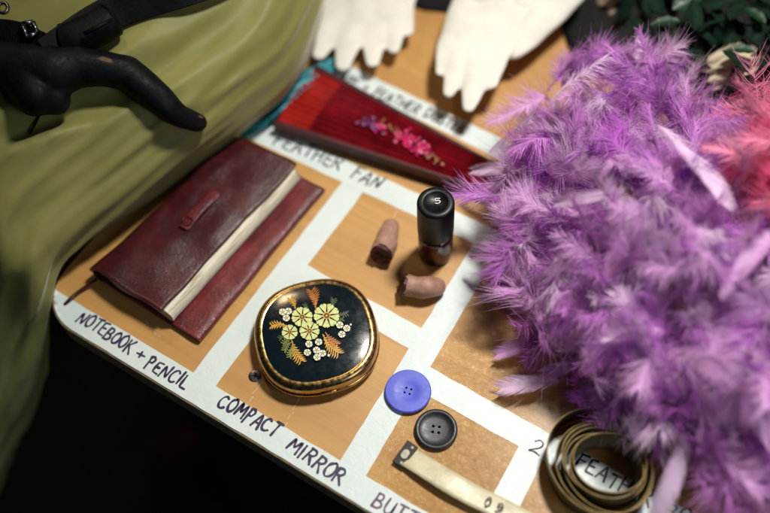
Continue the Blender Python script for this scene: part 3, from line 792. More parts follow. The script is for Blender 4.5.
# brass-yellow woven selvedge along the upper edge of the coil
sel = [Vector(V[i*5+4])+Vector((0, 0, .012)) for i in range(n)]
v, f = tube(sel, .030, 6); mk('selvedge', v, f, MEDGE, cb)
# tail leaving the coil
tp = catmull([Vector(V[(n-1)*5+2]), P(648, 470, .9), P(644, 492, .8), P(628, 512, .7), P(600, 530, .4), P(570, 530, .3)], 10); V2 = []; F2 = []; uv2 = []; s = 0
for i, p in enumerate(tp):
    u_ = i/(len(tp)-1); t = (tp[min(i+1, len(tp)-1)]-tp[max(i-1, 0)]).normalized(); side = Vector((0, 0, 1)).lerp(Vector((-t.y, t.x, 0)), max(0, (u_-.35)/.65)).normalized(); s += (p-tp[i-1]).length if i else 0
    for j in range(5):
        w = (j/4-.5)*1.6; q = p+side*w; q.z = max(.05, q.z); V2.append(q); uv2.append((s, j/4))
for i in range(len(tp)-1):
    for j in range(4): k = i*5+j; F2.append((k, k+5, k+6, k+1))
tl = mk('coil_tail', V2, F2, m_measure('yellow_measuring_tape', (.55, .42, .17), (.06, .03, .01)), tm, True, uv=uv2); m = tl.modifiers.new('s', 'SOLIDIFY'); m.thickness = .05

# ------------------------------------------------------------------ red folding fan
fn = thing('folding_fan', 'closed crimson folding fan with pink flower decoration and scarlet end', 'fan', (-25, 37, 0))
pv = Vector((-7.5, 38.0, 0)); 
aL = math.atan2(33.75-pv.y, -33.6-pv.x); aH = math.atan2(39.55-pv.y, -33.5-pv.x)
aL %= 2*PI; aH %= 2*PI
R1 = 26.3
def fp(r, a, z): return Vector((pv.x+r*math.cos(a), pv.y+r*math.sin(a), z))
NP = 22; V = []; F = []; mi = []; rr = [8, 12, 16, 20, 23.6, 23.62, 25.0, 26.1]
for i in range(NP+1):
    a = aL+(aH-aL)*(i/NP); z = 1.02+(.13 if i % 2 else -.02)+.10*math.sin(PI*i/NP)
    for r in rr: V.append(fp(r, a+.004*noise.noise(Vector((i*1.3, r*.2, 0))), z+.05*noise.noise(Vector((i*.9, r*.3, 3)))))
k = len(rr)
for i in range(NP):
    for j in range(k-1): F.append((i*k+j, i*k+j+1, (i+1)*k+j+1, (i+1)*k+j)); mi.append(1 if j >= 5 else 0)
mk('pleated_leaf', V, F, [FRED, FORG], fn, False, mi=mi)
for nm, a, da in (('guard_stick', aL, .014), ('guard_stick', aH, -.014)):
    V = []; F = []
    rs = [1+i*(R1-1)/12 for i in range(13)]
    for r in rs:
        for q, z in ((-1, .18), (1, .18), (1, 1.20), (-1, 1.20)): V.append(fp(r, a+q*da*.6*(26/max(r, 6))**.3, z))
    for i in range(12):
        for j in range(4): F.append((i*4+j, i*4+(j+1) % 4, (i+1)*4+(j+1) % 4, (i+1)*4+j))
    F += [(3, 2, 1, 0), (48, 49, 50, 51)]
    o = mk(nm, V, F, FDARK, fn, False); bevel(o, .06)
mb = MB()
for i in range(16):
    a = aL+(aH-aL)*(i+.5)/16; z = .28+.55*i/16*.6
    V = []; w = .011
    for r in (1.5, 25.2):
        for q, zz in ((-1, z), (1, z), (1, z+.2), (-1, z+.2)): V.append(fp(r, a+q*w, zz))
    mb.add(V, [(3, 2, 1, 0), (4, 5, 6, 7), (0, 1, 5, 4), (1, 2, 6, 5), (2, 3, 7, 6), (3, 0, 4, 7)])
mb.build('inner_sticks', FDARK, fn, False)
mb = MB()
for (px, py, rx, n, m) in ((372, 124, .75, 40, 1), (378, 128, .6, 24, 0), (408, 141, 1.0, 60, 0), (420, 149, .8, 40, 0), (398, 133, .6, 12, 2), (432, 158, .6, 16, 2), (390, 126, .6, 8, 2)):
    c = P(px, py, 1.35)
    for _ in range(n):
        q = c+Vector((R.gauss(0, rx*.6), R.gauss(0, rx*.38), R.uniform(0, .06))); r = R.uniform(.07, .14)
        tx = R.uniform(-.5, .5); ty = R.uniform(-.5, .5)
        mb.add([q+Vector((r*math.cos(a*PI/4), r*math.sin(a*PI/4), r*(tx*math.cos(a*PI/4)+ty*math.sin(a*PI/4)))) for a in range(8)], [tuple(range(8))], m)
mb.build('sequin_flowers', [FPINK, FVIO, FGLD], fn, False)
v, f = tube([pv+Vector((0, 0, .1)), pv+Vector((0, 0, 1.3))], .25, 16); mk('rivet', v, f, GOLD, fn)

# ------------------------------------------------------------------ gloves
def glove(label, fingers, palm, cuff, zb, flat, seam, th=None):
    c = P(*palm[0][0], zb); root = thing('white_glove', label, 'glove', (c.x, c.y, 0), 'white gloves at the back of the table')
    caps = []
    for (bx, by), (tx, ty), ra, rb in fingers:
        caps.append((P(bx, by, zb), ra, P(tx, ty, zb*.85), rb))
    for (ax, ay), (bx, by), ra, rb in palm: caps.append((P(ax, ay, zb), ra, P(bx, by, zb), rb))
    def post(p):
        q = p.copy(); q.z = zb+(p.z-zb)*flat + .25*noise.noise(p*.35)
        q += Vector((noise.noise(p*.5), noise.noise(p*.5+Vector((4, 4, 4))), 0))*.10
        q.z = max(q.z, .08); return q
    blob('hand', caps, GLOVE, root, .16, 5, post)
    cs = []
    for (ax, ay, az), (bx, by, bz), ra, rb in cuff: cs.append((P(ax, ay, az), ra, P(bx, by, bz), rb))
    def post2(p):
        q = p.copy(); zm = 2.6; q.z = zm+(p.z-zm)*.45; q += Vector((noise.noise(p*.3), noise.noise(p*.3+Vector((4, 4, 4))), noise.noise(p*.4)))*.35; q.z = max(q.z, .12); return q
    blob('cuff', cs, GLOVE, root, .22, 5, post2)
    if not seam: return root
    pts = catmull([P(x, y, zb+.56*z) for x, y, z in seam], 8); v, f = tube(pts, .05, 8); mk('hem_seam', v, f, GSEAM, root)
    return root
glove('white glove with fingertips pointing to the red fan, nearest the olive satin',
      [((337, 16), (320, 55), 1.45, .58), ((355, 18), (343, 65), 1.55, .62), ((375, 18), (373, 63), 1.45, .56), ((394, 12), (394, 51), 1.35, .48), ((400, 0), (407, 32), 1.1, .6)],
      [((340, 12), (346, -40), 1.7, 2.1), ((362, 12), (366, -60), 2.0, 2.3), ((385, 8), (392, -40), 2.0, 2.2), ((398, 0), (404, -40), 1.4, 1.8)],
      [((362, -35, 2.0), (368, -110, 3.0), 2.6, 2.8), ((390, -35, 2.0), (400, -110, 3.0), 2.6, 2.8)], 1.5, .34, ())
glove('white glove with splayed pointed fingers beside the purple boa, casting a dark shadow',
      [((451, 48), (440, 74), 1.1, .42), ((462, 52), (449, 94), 1.3, .48), ((480, 54), (469, 109), 1.6, .45), ((495, 45), (488, 84), 1.3, .8)],
      [((456, 44), (478, 0), 1.4, 1.9), ((480, 46), (505, -5), 1.9, 2.2), ((497, 46), (528, -10), 1.4, 1.9), ((468, 40), (490, 0), 1.8, 1.9)],
      [((492, -10, 2.8), (515, -70, 3.6), 2.0, 2.4), ((520, -10, 2.8), (550, -70, 3.6), 2.0, 2.2), ((512, 52, 2.0), (566, -10, 2.6), .9, 1.7)], 2.6, .34, ())

# ------------------------------------------------------------------ olive satin cushion / bag
sil = [(-40, 560, -22), (-8, 478, -15), (16, 410, -9), (36, 350, -4), (44, 300, .5), (54, 262, 2.4), (82, 236, 3.0), (128, 206, 3.2), (184, 166, 3.6), (240, 124, 4.0), (290, 74, 4.2), (312, 20, 4.6), (325, -40, 4.6), (340, -110, 4.6), (350, -170, 4.6)]
sp = catmull([P(*a) for a in sil], 16); n = len(sp); M_ = 220; V = []; F = []
cum = [0]
for i in range(1, n): cum.append(cum[-1]+(sp[i]-sp[i-1]).length)
tans = []
for i in range(n):
    a = sp[max(0, i-22)]; b = sp[min(n-1, i+22)]; t = b-a; t.z = 0; tans.append(t.normalized())
for i in range(n):
    t = tans[i]; e = Vector((t.y, -t.x, 0)); s = cum[i]; fr = i/(n-1)
    rw = 17; rh = interp([(0, 7.5), (.2, 7.5), (.4, 7.2), (.7, 7.4), (1, 8)], fr); c = sp[i]-e*rw
    for k in range(M_):
        a = -1.9+(PI+2.6)*k/(M_-1); x = math.copysign(abs(math.cos(a))**.85, math.cos(a)); z = math.copysign(abs(math.sin(a))**.9, math.sin(a))
        arc = a*11
        nrm = (e*math.cos(a)*rh+Vector((0, 0, 1))*math.sin(a)*rw).normalized()
        big = 1.1*noise.noise(Vector((s*.055, arc*.05, 1.7)))
        # long pulled folds, tight towards the left front, loose towards the back
        wgt = interp([(0, 1.0), (.35, 1.0), (.55, .5), (.75, .35), (1, .5)], fr)
        ph = arc*.52+s*.04+1.6*noise.noise(Vector((s*.05, arc*.12, 4)))
        fold = (1-abs(noise.noise(Vector((s*.035+.2, ph*.75, 9))))*2.4)
        fold2 = (1-abs(noise.noise(Vector((s*.03+3, arc*.30-s*.03, 19))))*2.2)
        small = noise.noise(Vector((s*.35, arc*.5, 3)))*.04+.14*(1-abs(noise.noise(Vector((s*.05, arc*.75-s*.06, 31))))*2.5)*(.5+noise.noise(Vector((s*.06, arc*.06, 77))))
        sil_k = .45+.55*min(1, abs(a)/.8)
        d = big*.8+(fold*1.15*wgt+fold2*.65-.5)*sil_k+small
        V.append(c+e*(rw*x)+Vector((0, 0, rh*z))+nrm*d)
for i in range(n-1):
    for k in range(M_-1): F.append((i*M_+k, i*M_+k+1, (i+1)*M_+k+1, (i+1)*M_+k))
# close both ends
for row in (0, n-1):
    c = sum((Vector(V[row*M_+k]) for k in range(M_)), Vector())/M_; V.append(c); ci = len(V)-1
    for k in range(M_-1): F.append((row*M_+k+1, row*M_+k, ci) if row == 0 else (row*M_+k, row*M_+k+1, ci))
    F.append((row*M_, row*M_+M_-1, ci) if row == 0 else (row*M_+M_-1, row*M_, ci))
bag = mk('satin_cushion', V, F, SATIN, None, True, origin=P(60, 200, 0)); tag(bag, 'large puffed olive green satin cushion lying over the left edge of the table', 'cushion')
bvh = BVHTree.FromPolygons([Vector(v) for v in V], F)
cam0 = Vector((0, 0, CH))
def onbag(px, py, lift=0):
    d = ray(px, py); h = bvh.ray_cast(cam0, d)
    p = h[0] if h[0] is not None else P(px, py, 8)
    return p-d*lift
# black curved handle
hd = thing('curved_handle', 'black leather covered curved handle with worn brown patch, lying on olive satin', 'handle', onbag(60, 80))
hp = [(-45, 62, 1.5), (-10, 66, 1.5), (25, 72, 1.75), (52, 72, 1.75), (78, 66, 1.35), (102, 64, 1.18), (128, 74, 1.12), (150, 91, 1.05), (168, 107, .90), (180, 117, .76), (190, 121, .70), (197, 122.5, .68)]
pts = [onbag(x, y, r*.95) for x, y, r in hp]
# keep a smooth, gently arched line in space
for _ in range(3):
    pts = [pts[0]]+[Vector((pts[i].x, pts[i].y, (pts[i-1].z+pts[i].z*2+pts[i+1].z)/4)) for i in range(1, len(pts)-1)]+[pts[-1]]
caps = [(pts[i], hp[i][2], pts[i+1], hp[i+1][2]) for i in range(len(pts)-1)]
g = onbag(36, 96, 1.1); caps.append((pts[2], 1.7, g, 1.35)); caps.append((g, 1.35, onbag(55, 100, .9), 1.0))
def hpost(p): return p+Vector((noise.noise(p*.8), noise.noise(p*.8+Vector((3, 1, 7))), noise.noise(p*.8+Vector((8, 2, 2)))))*.09
blob('grip', caps, BLKL, hd, .14, 4, hpost)
def patch(name, px, py, rx, ry, mat, par, lift, hgt=.05):
    hb = par; me = hb.data; bv = BVHTree.FromPolygons([v.co+wloc(hb) for v in me.vertices], [tuple(p.vertices) for p in me.polygons])
    V = []; F = []; nn_ = 20; ok = True
    h0 = bv.ray_cast(cam0, ray(px, py))[0]
    for j in range(6):
        for k in range(nn_):
            a = 2*PI*k/nn_; q = j/5*(1+.35*noise.noise(Vector((math.cos(a)*1.5, math.sin(a)*1.5, px))))
            x = px+rx*q*math.cos(a); y = py+ry*q*math.sin(a)+.25*rx*q*math.cos(a); d = ray(x, y); h = bv.ray_cast(cam0, d)[0]
            V.append((h if h is not None else h0)-d*lift*(1 if j < 5 else -.5))
    for j in range(5):
        for k in range(nn_): F.append((j*nn_+k, j*nn_+(k+1) % nn_, (j+1)*nn_+(k+1) % nn_, (j+1)*nn_+k))
    return mk(name, V, F, mat, par)
grip = [o for o in hd.children if o.name.startswith('grip')][0]
patch('worn_patch', 106, 60, 8, 2.6, WORN, grip, .02)
patch('worn_patch', 201, 117, 2.6, 1.4, WORN, grip, .02)
# strap, buckle and clamp on the handle
def strap(name, pxs, w, th_, mat, par, lift=.4):
    p = catmull([onbag(x, y, lift+l) for x, y, l in pxs], 8); V = []; F = []
    for i, q in enumerate(p):
        t = (p[min(i+1, len(p)-1)]-p[max(i-1, 0)]).normalized(); vd = (cam0-q).normalized(); sd = t.cross(vd).normalized(); up = sd.cross(t).normalized()
        for a, b in ((-w/2, -th_), (w/2, -th_), (w/2, th_), (-w/2, th_)): V.append(q+sd*a+up*b)
    for i in range(len(p)-1):
        for j in range(4): F.append((i*4+j, i*4+(j+1) % 4, (i+1)*4+(j+1) % 4, (i+1)*4+j))
    F += [(3, 2, 1, 0), tuple(range(len(V)-4, len(V)))]
    o = mk(name, V, F, mat, par, False); bevel(o, min(th_, .12)*.6); return o
strap('strap', [(-40, 40, 1), (-10, 38, 1.2), (15, 40, 1.6), (38, 50, 2.0)], 2.4, .3, BLKL, hd)
strap('strap', [(48, 56, 2.4), (66, 42, 2.2), (104, 17, 1.2), (140, 3, .7), (190, -12, .5), (240, -30, .5)], 2.2, .3, BLKL, hd)
cyl = [onbag(62, 42, 2.2), onbag(76, 38, 2.3), onbag(98, 28, 2.2), onbag(114, 18, 2.0)]
v, f = tube(catmull(cyl, 6), [1.15]*19, 20); cl_ = mk('clamp', v, f, BLKL, hd); bevel(cl_, .25, 3, 60)
v, f = tube([onbag(84, 34, 3.9), onbag(112, 20, 3.7)], .14, 8); mk('pin', v, f, BLKL, cl_)
bk = thing and None
bq = [onbag(x, y, 3.2) for x, y in ((22, 24), (33, 22), (37, 33), (27, 38))]
mbk = MB()
for i in range(4): mbk.add(*tube([bq[i], bq[(i+1) % 4]], .16, 8))
mbk.build('buckle', STEEL, hd)
v, f = tube(catmull([onbag(3+5*math.cos(a*PI/4), 8+5*math.sin(a*PI/4), 2.6) for a in range(9)], 4), .13, 8); mk('ring', v, f, STEEL, hd)
v, f = tube(catmull([onbag(x, y, .25) for x, y in ((45, 102), (38, 118), (30, 134))], 6), .08, 8); mk('cord', v, f, BLKL, hd)

# teal ribbon trim between cushion and fan
tp = catmull([P(x, y, z) for x, y, z in ((218, 142, .5), (236, 133, .7), (258, 121, .8), (280, 103, 1.0), (300, 84, 1.2), (322, 70, .9), (340, 60, .6))], 10); V = []; F = []
for i, p in enumerate(tp):
    t = (tp[min(i+1, len(tp)-1)]-tp[max(i-1, 0)]).normalized(); nn = Vector((-t.y, t.x, 0)).normalized()
    for j in range(9):
        w = (j/8-.5)*1.35; V.append(p+nn*w+Vector((0, 0, .16*math.sin(j*1.3+i*.22)+.12*noise.noise(Vector((i*.2, j*.4, 1))))))
for i in range(len(tp)-1):
    for j in range(8): k = i*9+j; F.append((k, k+9, k+10, k+1))
o = mk('satin_ribbon', V, F, TEAL, None, True, origin=tp[0]); m = o.modifiers.new('s', 'SOLIDIFY'); m.thickness = .06; tag(o, 'crumpled teal satin ribbon between olive cushion and red fan', 'ribbon')

# ------------------------------------------------------------------ feather boas
def unit(a): return a/np.maximum(1e-9, np.linalg.norm(a, axis=-1, keepdims=True))
def boa_fluff(cord, per_cm, Lr, barb, nb_, nmat, weights, floor=.08, seed=1, wid=.036, coh=0.0):
    """numpy marabou: returns verts, quads, material index"""
    rs = np.random.RandomState(seed)
    C = np.array([tuple(p) for p in cord]); T = unit(np.gradient(C, axis=0)); seg = np.linalg.norm(np.diff(C, axis=0), axis=1); tot = seg.sum(); cs = np.concatenate([[0], np.cumsum(seg)])
    nf = int(tot*per_cm); s = rs.rand(nf)*tot
    root = np.stack([np.interp(s, cs, C[:, i]) for i in range(3)], 1); tan = unit(np.stack([np.interp(s, cs, T[:, i]) for i in range(3)], 1))
    rnd = unit(rs.randn(nf, 3)); rad = unit(rnd-tan*(rnd*tan).sum(1, keepdims=True)); rad[:, 2] = np.where(rad[:, 2] < -.35, -rad[:, 2]*.6, rad[:, 2]); rad = unit(rad)
    # clumps: neighbouring plumes lean the same way
    cl = np.stack([np.sin(s*.9+i*2.1+seed)+np.sin(s*2.3+i) for i in range(3)], 1)*.28
    d0 = unit(rad+cl*.6+tan*rs.uniform(-.5, .5, (nf, 1)))
    if coh:   # broad plumes lying over the boa: rooted outside the core, face turned outwards
        up = rad.copy(); up[:, 2] = np.abs(up[:, 2])+.25; up = unit(up); root = root+up*rs.uniform(.8, 2.6, (nf, 1))
        lie = unit(np.cross(up, unit(rs.randn(nf, 3)))); d0 = unit(up*rs.uniform(.15, .9, (nf, 1))+lie*.9)
    L = rs.uniform(Lr[0], Lr[1], nf); bend = unit(rs.randn(nf, 3))*rs.uniform(.15, .65, (nf, 1)); bend[:, 2] -= .25
    side = unit(np.cross(d0, unit(rs.randn(nf, 3)))); 
    if coh:
        side = unit(np.cross(d0, up)+.35*rs.randn(nf, 3)); bend = unit(rs.randn(nf, 3))*rs.uniform(.3, 1.1, (nf, 1)); bend -= up*.35
    q = np.linspace(.02, 1, nb_)
    q = np.repeat(q, 2); sg = np.tile([1, -1], nb_)
    nbb = len(q)
    Q_ = q[None, :, None]+rs.uniform(-.01, .01, (nf, nbb, 1))
    pos = root[:, None]+L[:, None, None]*(d0[:, None]*Q_+bend[:, None]*Q_**2*.5)
    tg = unit(d0[:, None]+bend[:, None]*Q_)
    sd = unit(side[:, None]-tg*(side[:, None]*tg).sum(2, keepdims=True)); nm = np.cross(tg, sd)
    prof = np.clip(np.sin(np.pi*np.clip(.18+.66*q, 0, 1)), .3, 1)[None, :, None]
    bl = rs.uniform(barb[0], barb[1], (nf, 1, 1))*prof*rs.uniform(.6, 1.15, (nf, nbb, 1))
    kk = 1-coh; fw = rs.uniform(.5+.4*coh, 1.0+.4*coh, (nf, 1, 1))+rs.uniform(-.15, .15, (nf, nbb, 1))*kk
    clump = np.repeat(rs.randn(nf, nbb//8+1, 3), 8, axis=1)[:, :nbb]
    if coh:   # plume barbs fan forward at the tip; neighbouring barbs wave together
        fw = .55+1.5*q[None, :, None]**1.3+rs.uniform(-.12, .25, (nf, 1, 1)); ph = rs.uniform(0, 6.28, (nf, 1, 3)); fq = rs.uniform(5, 16, (nf, 1, 3))
        wave = np.sin(fq*q[None, :, None]+ph+sg[None, :, None]*1.1)+.6*np.sin(fq*2.7*q[None, :, None]+ph*2+sg[None, :, None])
        clump = .55*wave+.45*clump
        bl = bl*(.75+.35*np.abs(np.sin(fq[..., :1]*1.7*q[None, :, None]+ph[..., 1:2])))
    bd = unit(sd*sg[None, :, None]+tg*fw+nm*rs.uniform(-.25, .25, (nf, nbb, 1))*kk+clump*(.20-.08*coh))
    curl = unit(rs.randn(nf, 1, 3)+clump*.5)*rs.uniform(.15, .5, (nf, 1, 1))+rs.randn(nf, nbb, 3)*.12+coh*clump*.22; curl[..., 2] -= .10
    st = [0, .35, .7, 1.0]; pts = [pos+bl*(bd*x+curl*x*x) for x in st]
    ws = [wid, wid*.9, wid*(.6+.15*coh), wid*.22]
    wv = unit(np.cross(bd, unit(rs.randn(nf, nbb, 3)*(1-.8*coh)+nm*3*coh)))
    al = []
    for p, w in zip(pts, ws):
        al += [p+wv*w/2, p-wv*w/2]
    A = np.stack(al, 2).reshape(-1, 8, 3); nB = len(A)
    base = (np.arange(nB)*8)[:, None]
    Fq = np.concatenate([base+np.array([[0, 1, 3, 2]]), base+np.array([[2, 3, 5, 4]]), base+np.array([[4, 5, 7, 6]])], 1).reshape(-1, 4)
    mat = rs.choice(nmat, nf, p=weights); mi = np.repeat(mat, nbb*3)
    V = A.reshape(-1, 3)
    # quills
    qs = np.linspace(0, 1, 7)[None, :, None]; qp = root[:, None]+L[:, None, None]*(d0[:, None]*qs+bend[:, None]*qs**2*.5)
    qw = (np.linspace(.05, .012, 7))[None, :, None]; qv = np.stack([qp+side[:, None]*qw/2, qp-side[:, None]*qw/2], 2).reshape(-1, 3)
    b2 = len(V)+(np.arange(nf)*14)[:, None, None]+(np.arange(6)*2)[None, :, None]; Fk = (b2+np.array([0, 1, 3, 2])[None, None]).reshape(-1, 4)
    V = np.concatenate([V, qv]); F = np.concatenate([Fq, Fk]); mi = np.concatenate([mi, np.repeat(mat, 6)])
    lo = V[:, 2] < floor; V[lo, 2] = floor+ (floor-V[lo, 2])*.04
    return V, F, mi
def vane(root, d, L, wd, bend, roll, seed=0, solid=False):
    """one broad smooth feather: closely laid barbs on both sides of a quill"""
    rs = random.Random(seed); d = Vector(d).normalized(); sd = d.cross(Vector((0, 0, 1)).lerp(Vector((rs.random()-.5, rs.random()-.5, .3)), .4)).normalized(); nm = sd.cross(d)
    sd = (sd*math.cos(roll)+nm*math.sin(roll)).normalized(); nm = sd.cross(d); V = []; F = []; nb_ = int(L/.035); b = Vector(bend)
    def pt(s): return Vector(root)+d*(L*s)+b*(L*s*s*.5)+nm*(.12*L*math.sin(s*2.5))
    for side in (-1, 1):
        split = 0
        for i in range(nb_):
            s = (i+.5)/nb_
            if rs.random() < .06: split = rs.uniform(-.35, .35)
            split *= .93; w = wd*.62*(math.sin(PI*min(1, s*.78+.14))**.7)*rs.uniform(.9, 1.06)
            fw = 1.15+split+.5*s; lift = rs.uniform(-.03, .03)+abs(split)*.3
            if s < .22: fw += rs.uniform(-.4, .4); lift += rs.uniform(-.4, .4)
            c = pt(s); q = []
            for k in range(5):
                x = k/4; q.append(c+sd*(side*w*x*(1-.15*x))+d*(w*fw*x*(.8+.35*x))+nm*(w*(lift*x+.32*x*x))+Vector(((noise.noise(c*3+Vector((x*2, side, 1))))*.05*x, 0, 0)))
            hw = [.030, .030, .027, .020, .006]; base = len(V)
            for k in range(5): V += [q[k]+d*hw[k], q[k]-d*hw[k]]
            F += [(base+2*k, base+2*k+1, base+2*k+3, base+2*k+2) for k in range(4)]
    bb = len(V); v, f = tube([pt(i/8*.97) for i in range(9)], [.045, .042, .038, .034, .03, .026, .022, .016, .01], 5); V += v; F += [tuple(x+bb for x in z) for z in f]
    return V, F
def cordpath(c): return catmull([P(*a) for a in c], 14)
cp = cordpath([(548, 150, 2.9), (570, 112, 4.0), (618, 98, 4.5), (662, 108, 4.6), (682, 142, 5.7), (690, 200, 7.3), (640, 190, 7.6), (590, 165, 6.0), (534, 190, 3.4), (530, 245, 3.3), (585, 258, 6.0),
               (655, 262, 7.7), (718, 262, 7.9), (762, 262, 7.3), (790, 330, 6.5), (730, 385, 5.2), (655, 340, 5.7), (595, 305, 4.0), (560, 300, 2.6), (575, 345, 2.4), (640, 372, 3.3), (712, 418, 3.4), (752, 468, 2.8), (820, 500, 3.4),
               (870, 430, 4.3), (850, 340, 5.2), (830, 270, 5.2)])
boa = thing('feather_boa', 'big fluffy purple and lilac feather boa piled at the right of the table', 'feather boa', (-5, 38, 0))
v, f = tube(cp, .22, 8); mk('core_cord', v, f, PURP[4], boa)
V, F, mi = boa_fluff(cp, 4.6, (2.0, 4.4), (1.3, 2.8), 56, 5, [.38, .30, .13, .04, .15], seed=3, wid=.028)  # deep violet weighted into the inner down, painting shade into the gaps
tag(mk('down', V, F, PURP, boa, True, mi=mi), kind='stuff')
V, F, mi = boa_fluff(cp, 4.0, (1.8, 3.5), (1.1, 2.4), 150, 5, [.10, .30, .36, .21, .03], seed=5, wid=.030, coh=.6)
tag(mk('plumes', V, F, PURP, boa, True, mi=mi), kind='stuff')
fl = [((658, 125, 11), (706, 205, 10.6), 2.0, 3, .5), ((700, 445, 5), (745, 365, 7.5), 2.2, 3, .2), ((560, 380, 1.2), (503, 392, .35), 1.3, 3, .1), ((555, 335, 1.6), (500, 352, .5), 1.0, 2, .3),
      ((640, 400, 4), (712, 370, 6.5), 1.5, 3, .6), 
      ((610, 300, 7.5), (520, 308, 2.2), 1.0, 2, .8), ((690, 430, 4.5), (655, 512, 2.0), 1.3, 3, .3), ((640, 420, 3), (665, 488, 1.0), 1.2, 3, .5), 
      ((560, 165, 6), (480, 178, 2.5), 1.0, 3, .3), ((600, 290, 8), (640, 232, 10.0), 1.0, 2, .6),
      ((720, 300, 10), (765, 245, 10.5), 1.2, 2, .2), ((585, 360, 3), (548, 372, 1.6), .9, 1, .7), ((540, 250, 5), (480, 262, 1.5), .8, 3, .5), ((540, 225, 6), (475, 205, 3), .8, 2, .1),
      ((735, 400, 7), (768, 440, 6), 1.6, 2, .3), ((660, 330, 8), (600, 340, 6), 1.0, 3, .2), ((625, 190, 10), (560, 205, 8), .9, 3, .6)]
for i, (a, b, wd, m, ro) in enumerate(fl):
    a = P(*a); b = P(*b); V, F = vane(a, b-a, (b-a).length*1.02, wd, (R.uniform(-.12, .12), R.uniform(-.12, .12), .05), ro, i+1); V = [Vector((q[0], q[1], max(q[2], .1))) for q in V]
    mk('feather', V, F, PURP[m], boa, True)
# pink boa
cp2 = cordpath([(747, 129, 5.8), (771, 119, 7.8), (799, 144, 8.7), (767, 169, 9.3), (799, 214, 8.7), (869, 189, 5.8), (869, 119, 4.9), (809, 79, 2.9)])
pk = thing('feather_boa', 'bright pink feather boa showing behind the purple one at the right edge', 'feather boa', P(790, 130))
v, f = tube(cp2, .22, 8); mk('core_cord', v, f, PINK[0], pk)
V, F, mi = boa_fluff(cp2, 5, (2.4, 4.4), (1.4, 2.6), 44, 3, [.68, .28, .04], seed=9)
tag(mk('down', V, F, PINK, pk, True, mi=mi), kind='stuff')
V, F, mi = boa_fluff(cp2, 3.2, (1.8, 3.4), (1.0, 2.2), 130, 3, [.60, .34, .06], seed=15, wid=.032, coh=.6)
tag(mk('plumes', V, F, PINK, pk, True, mi=mi), kind='stuff')

# ------------------------------------------------------------------ things at the back
def heap(name, label, cat, c, rx, ry, hgt, mat, seed, rough=.5, n=48, rot=0):
    V = []; F = []; m = 26; c = Vector(c)
    for j in range(m+1):
        s = j/m
        for k in range(n):
            a = 2*PI*k/n; w = 1+.22*noise.noise(Vector((math.cos(a)*1.6, math.sin(a)*1.6, seed)))
            x, y = rx*s*w*math.cos(a), ry*s*w*math.sin(a); x, y = x*math.cos(rot)-y*math.sin(rot), x*math.sin(rot)+y*math.cos(rot)
            f1 = 1-abs(noise.noise(Vector(((c.x+x)*.22, (c.y+y)*.22, seed))))*2
            z = hgt*(1-s**2.4)*(.75+.35*f1*rough*2)+.12+rough*.3*noise.noise(Vector((x*.8, y*.8, seed)))*(1-s)
            V.append((c.x+x, c.y+y, c.z+max(.06, z) if j < m else c.z+.05))
    for j in range(m):
        for k in range(n): F.append((j*n+k, (j+1)*n+k, (j+1)*n+(k+1) % n, j*n+(k+1) % n))
    F.append(tuple(range(m*n, (m+1)*n))[::-1])
    o = mk(name, V, F, mat, None, True, origin=c); return tag(o, label, cat)
heap('dull_black', 'crumpled black heap added for the dark gap between the two white gloves', 'cloth', P(437, -22), 4.2, 3.6, 1.6, BLKC, 2)  # black heaps added to fill the dark areas behind the props
heap('dull_black', 'large crumpled black heap added for the dark area under the green leaves at the back right', 'cloth', P(735, 5), 15, 9.5, 3.2, BLKC, 5, rot=.6)
heap('dull_black', 'black heap added for the dark area behind the right hand white glove', 'cloth', P(590, -45), 6, 5, 3, BLKC, 8)
heap('cotton_glove', 'blurred beige cotton bundle at the top edge left of the green leaves', 'cloth bundle', P(617, 8, .3), 2.0, 3.4, 1.8, BEIGE, 12, rot=.3)
# cream fabric petals behind the boa
pr = thing('fabric_flower', 'cream layered fabric flower peeking out between purple boa and green leaves', 'fabric flower', P(722, 68, 3))
for i, (a, b, w) in enumerate((((702, 72, 4.2), (748, 62, 4.6), 1.5), ((706, 82, 4.0), (742, 74, 4.6), 1.4), ((700, 64, 4.2), (735, 56, 4.4), 1.2), ((712, 90, 3.8), (752, 78, 4.2), 1.3))):
    a = P(*a); b = P(*b); V, F = vane(a, b-a, (b-a).length, w, (0, 0, .2), .2*i, 60+i); mk('petal', V, F, CREAMP, pr)
# leaf garland
ga = thing('leaf_garland', 'artificial dark green leaf garland at the top right corner', 'garland', P(710, 15, 3))
gp = catmull([P(*a) for a in ((640, -20, 4), (660, 10, 4.5), (690, 28, 5), (730, 20, 5), (760, 45, 5), (790, 20, 5), (760, -20, 5), (700, -15, 5), (660, -40, 5))], 12)
v, f = tube(gp, .12, 8); mk('stem', v, f, LEAFD, ga)
def leafmesh():
    V = []; F = []; n = 10
    for i in range(n+1):
        s = i/n; w = 1.0*math.sin(PI*s**.8)**.8 if 0 < s < 1 else .01
        for j in range(5):
            u_ = (j/4-.5)*2; V.append(Vector((u_*w*.62, s*2.6, .22*abs(u_)*w-.35*s*s+.05*math.sin(s*20)*abs(u_))))
    for i in range(n):
        for j in range(4): k = i*5+j; F.append((k, k+1, k+6, k+5))
    return V, F
V, F = leafmesh(); lm = mk('leaf', [Vector(v)+wloc(ga) for v in V], F, LEAFD, ga); lg = mk('leaf', [Vector(v)+wloc(ga) for v in V], F, LEAFG, ga)
gs = [p-wloc(ga) for p in gp]
lm.location = gs[5]; lg.location = P(672, 10, 6)-wloc(ga); lg.rotation_euler = (.2, .1, -.6)
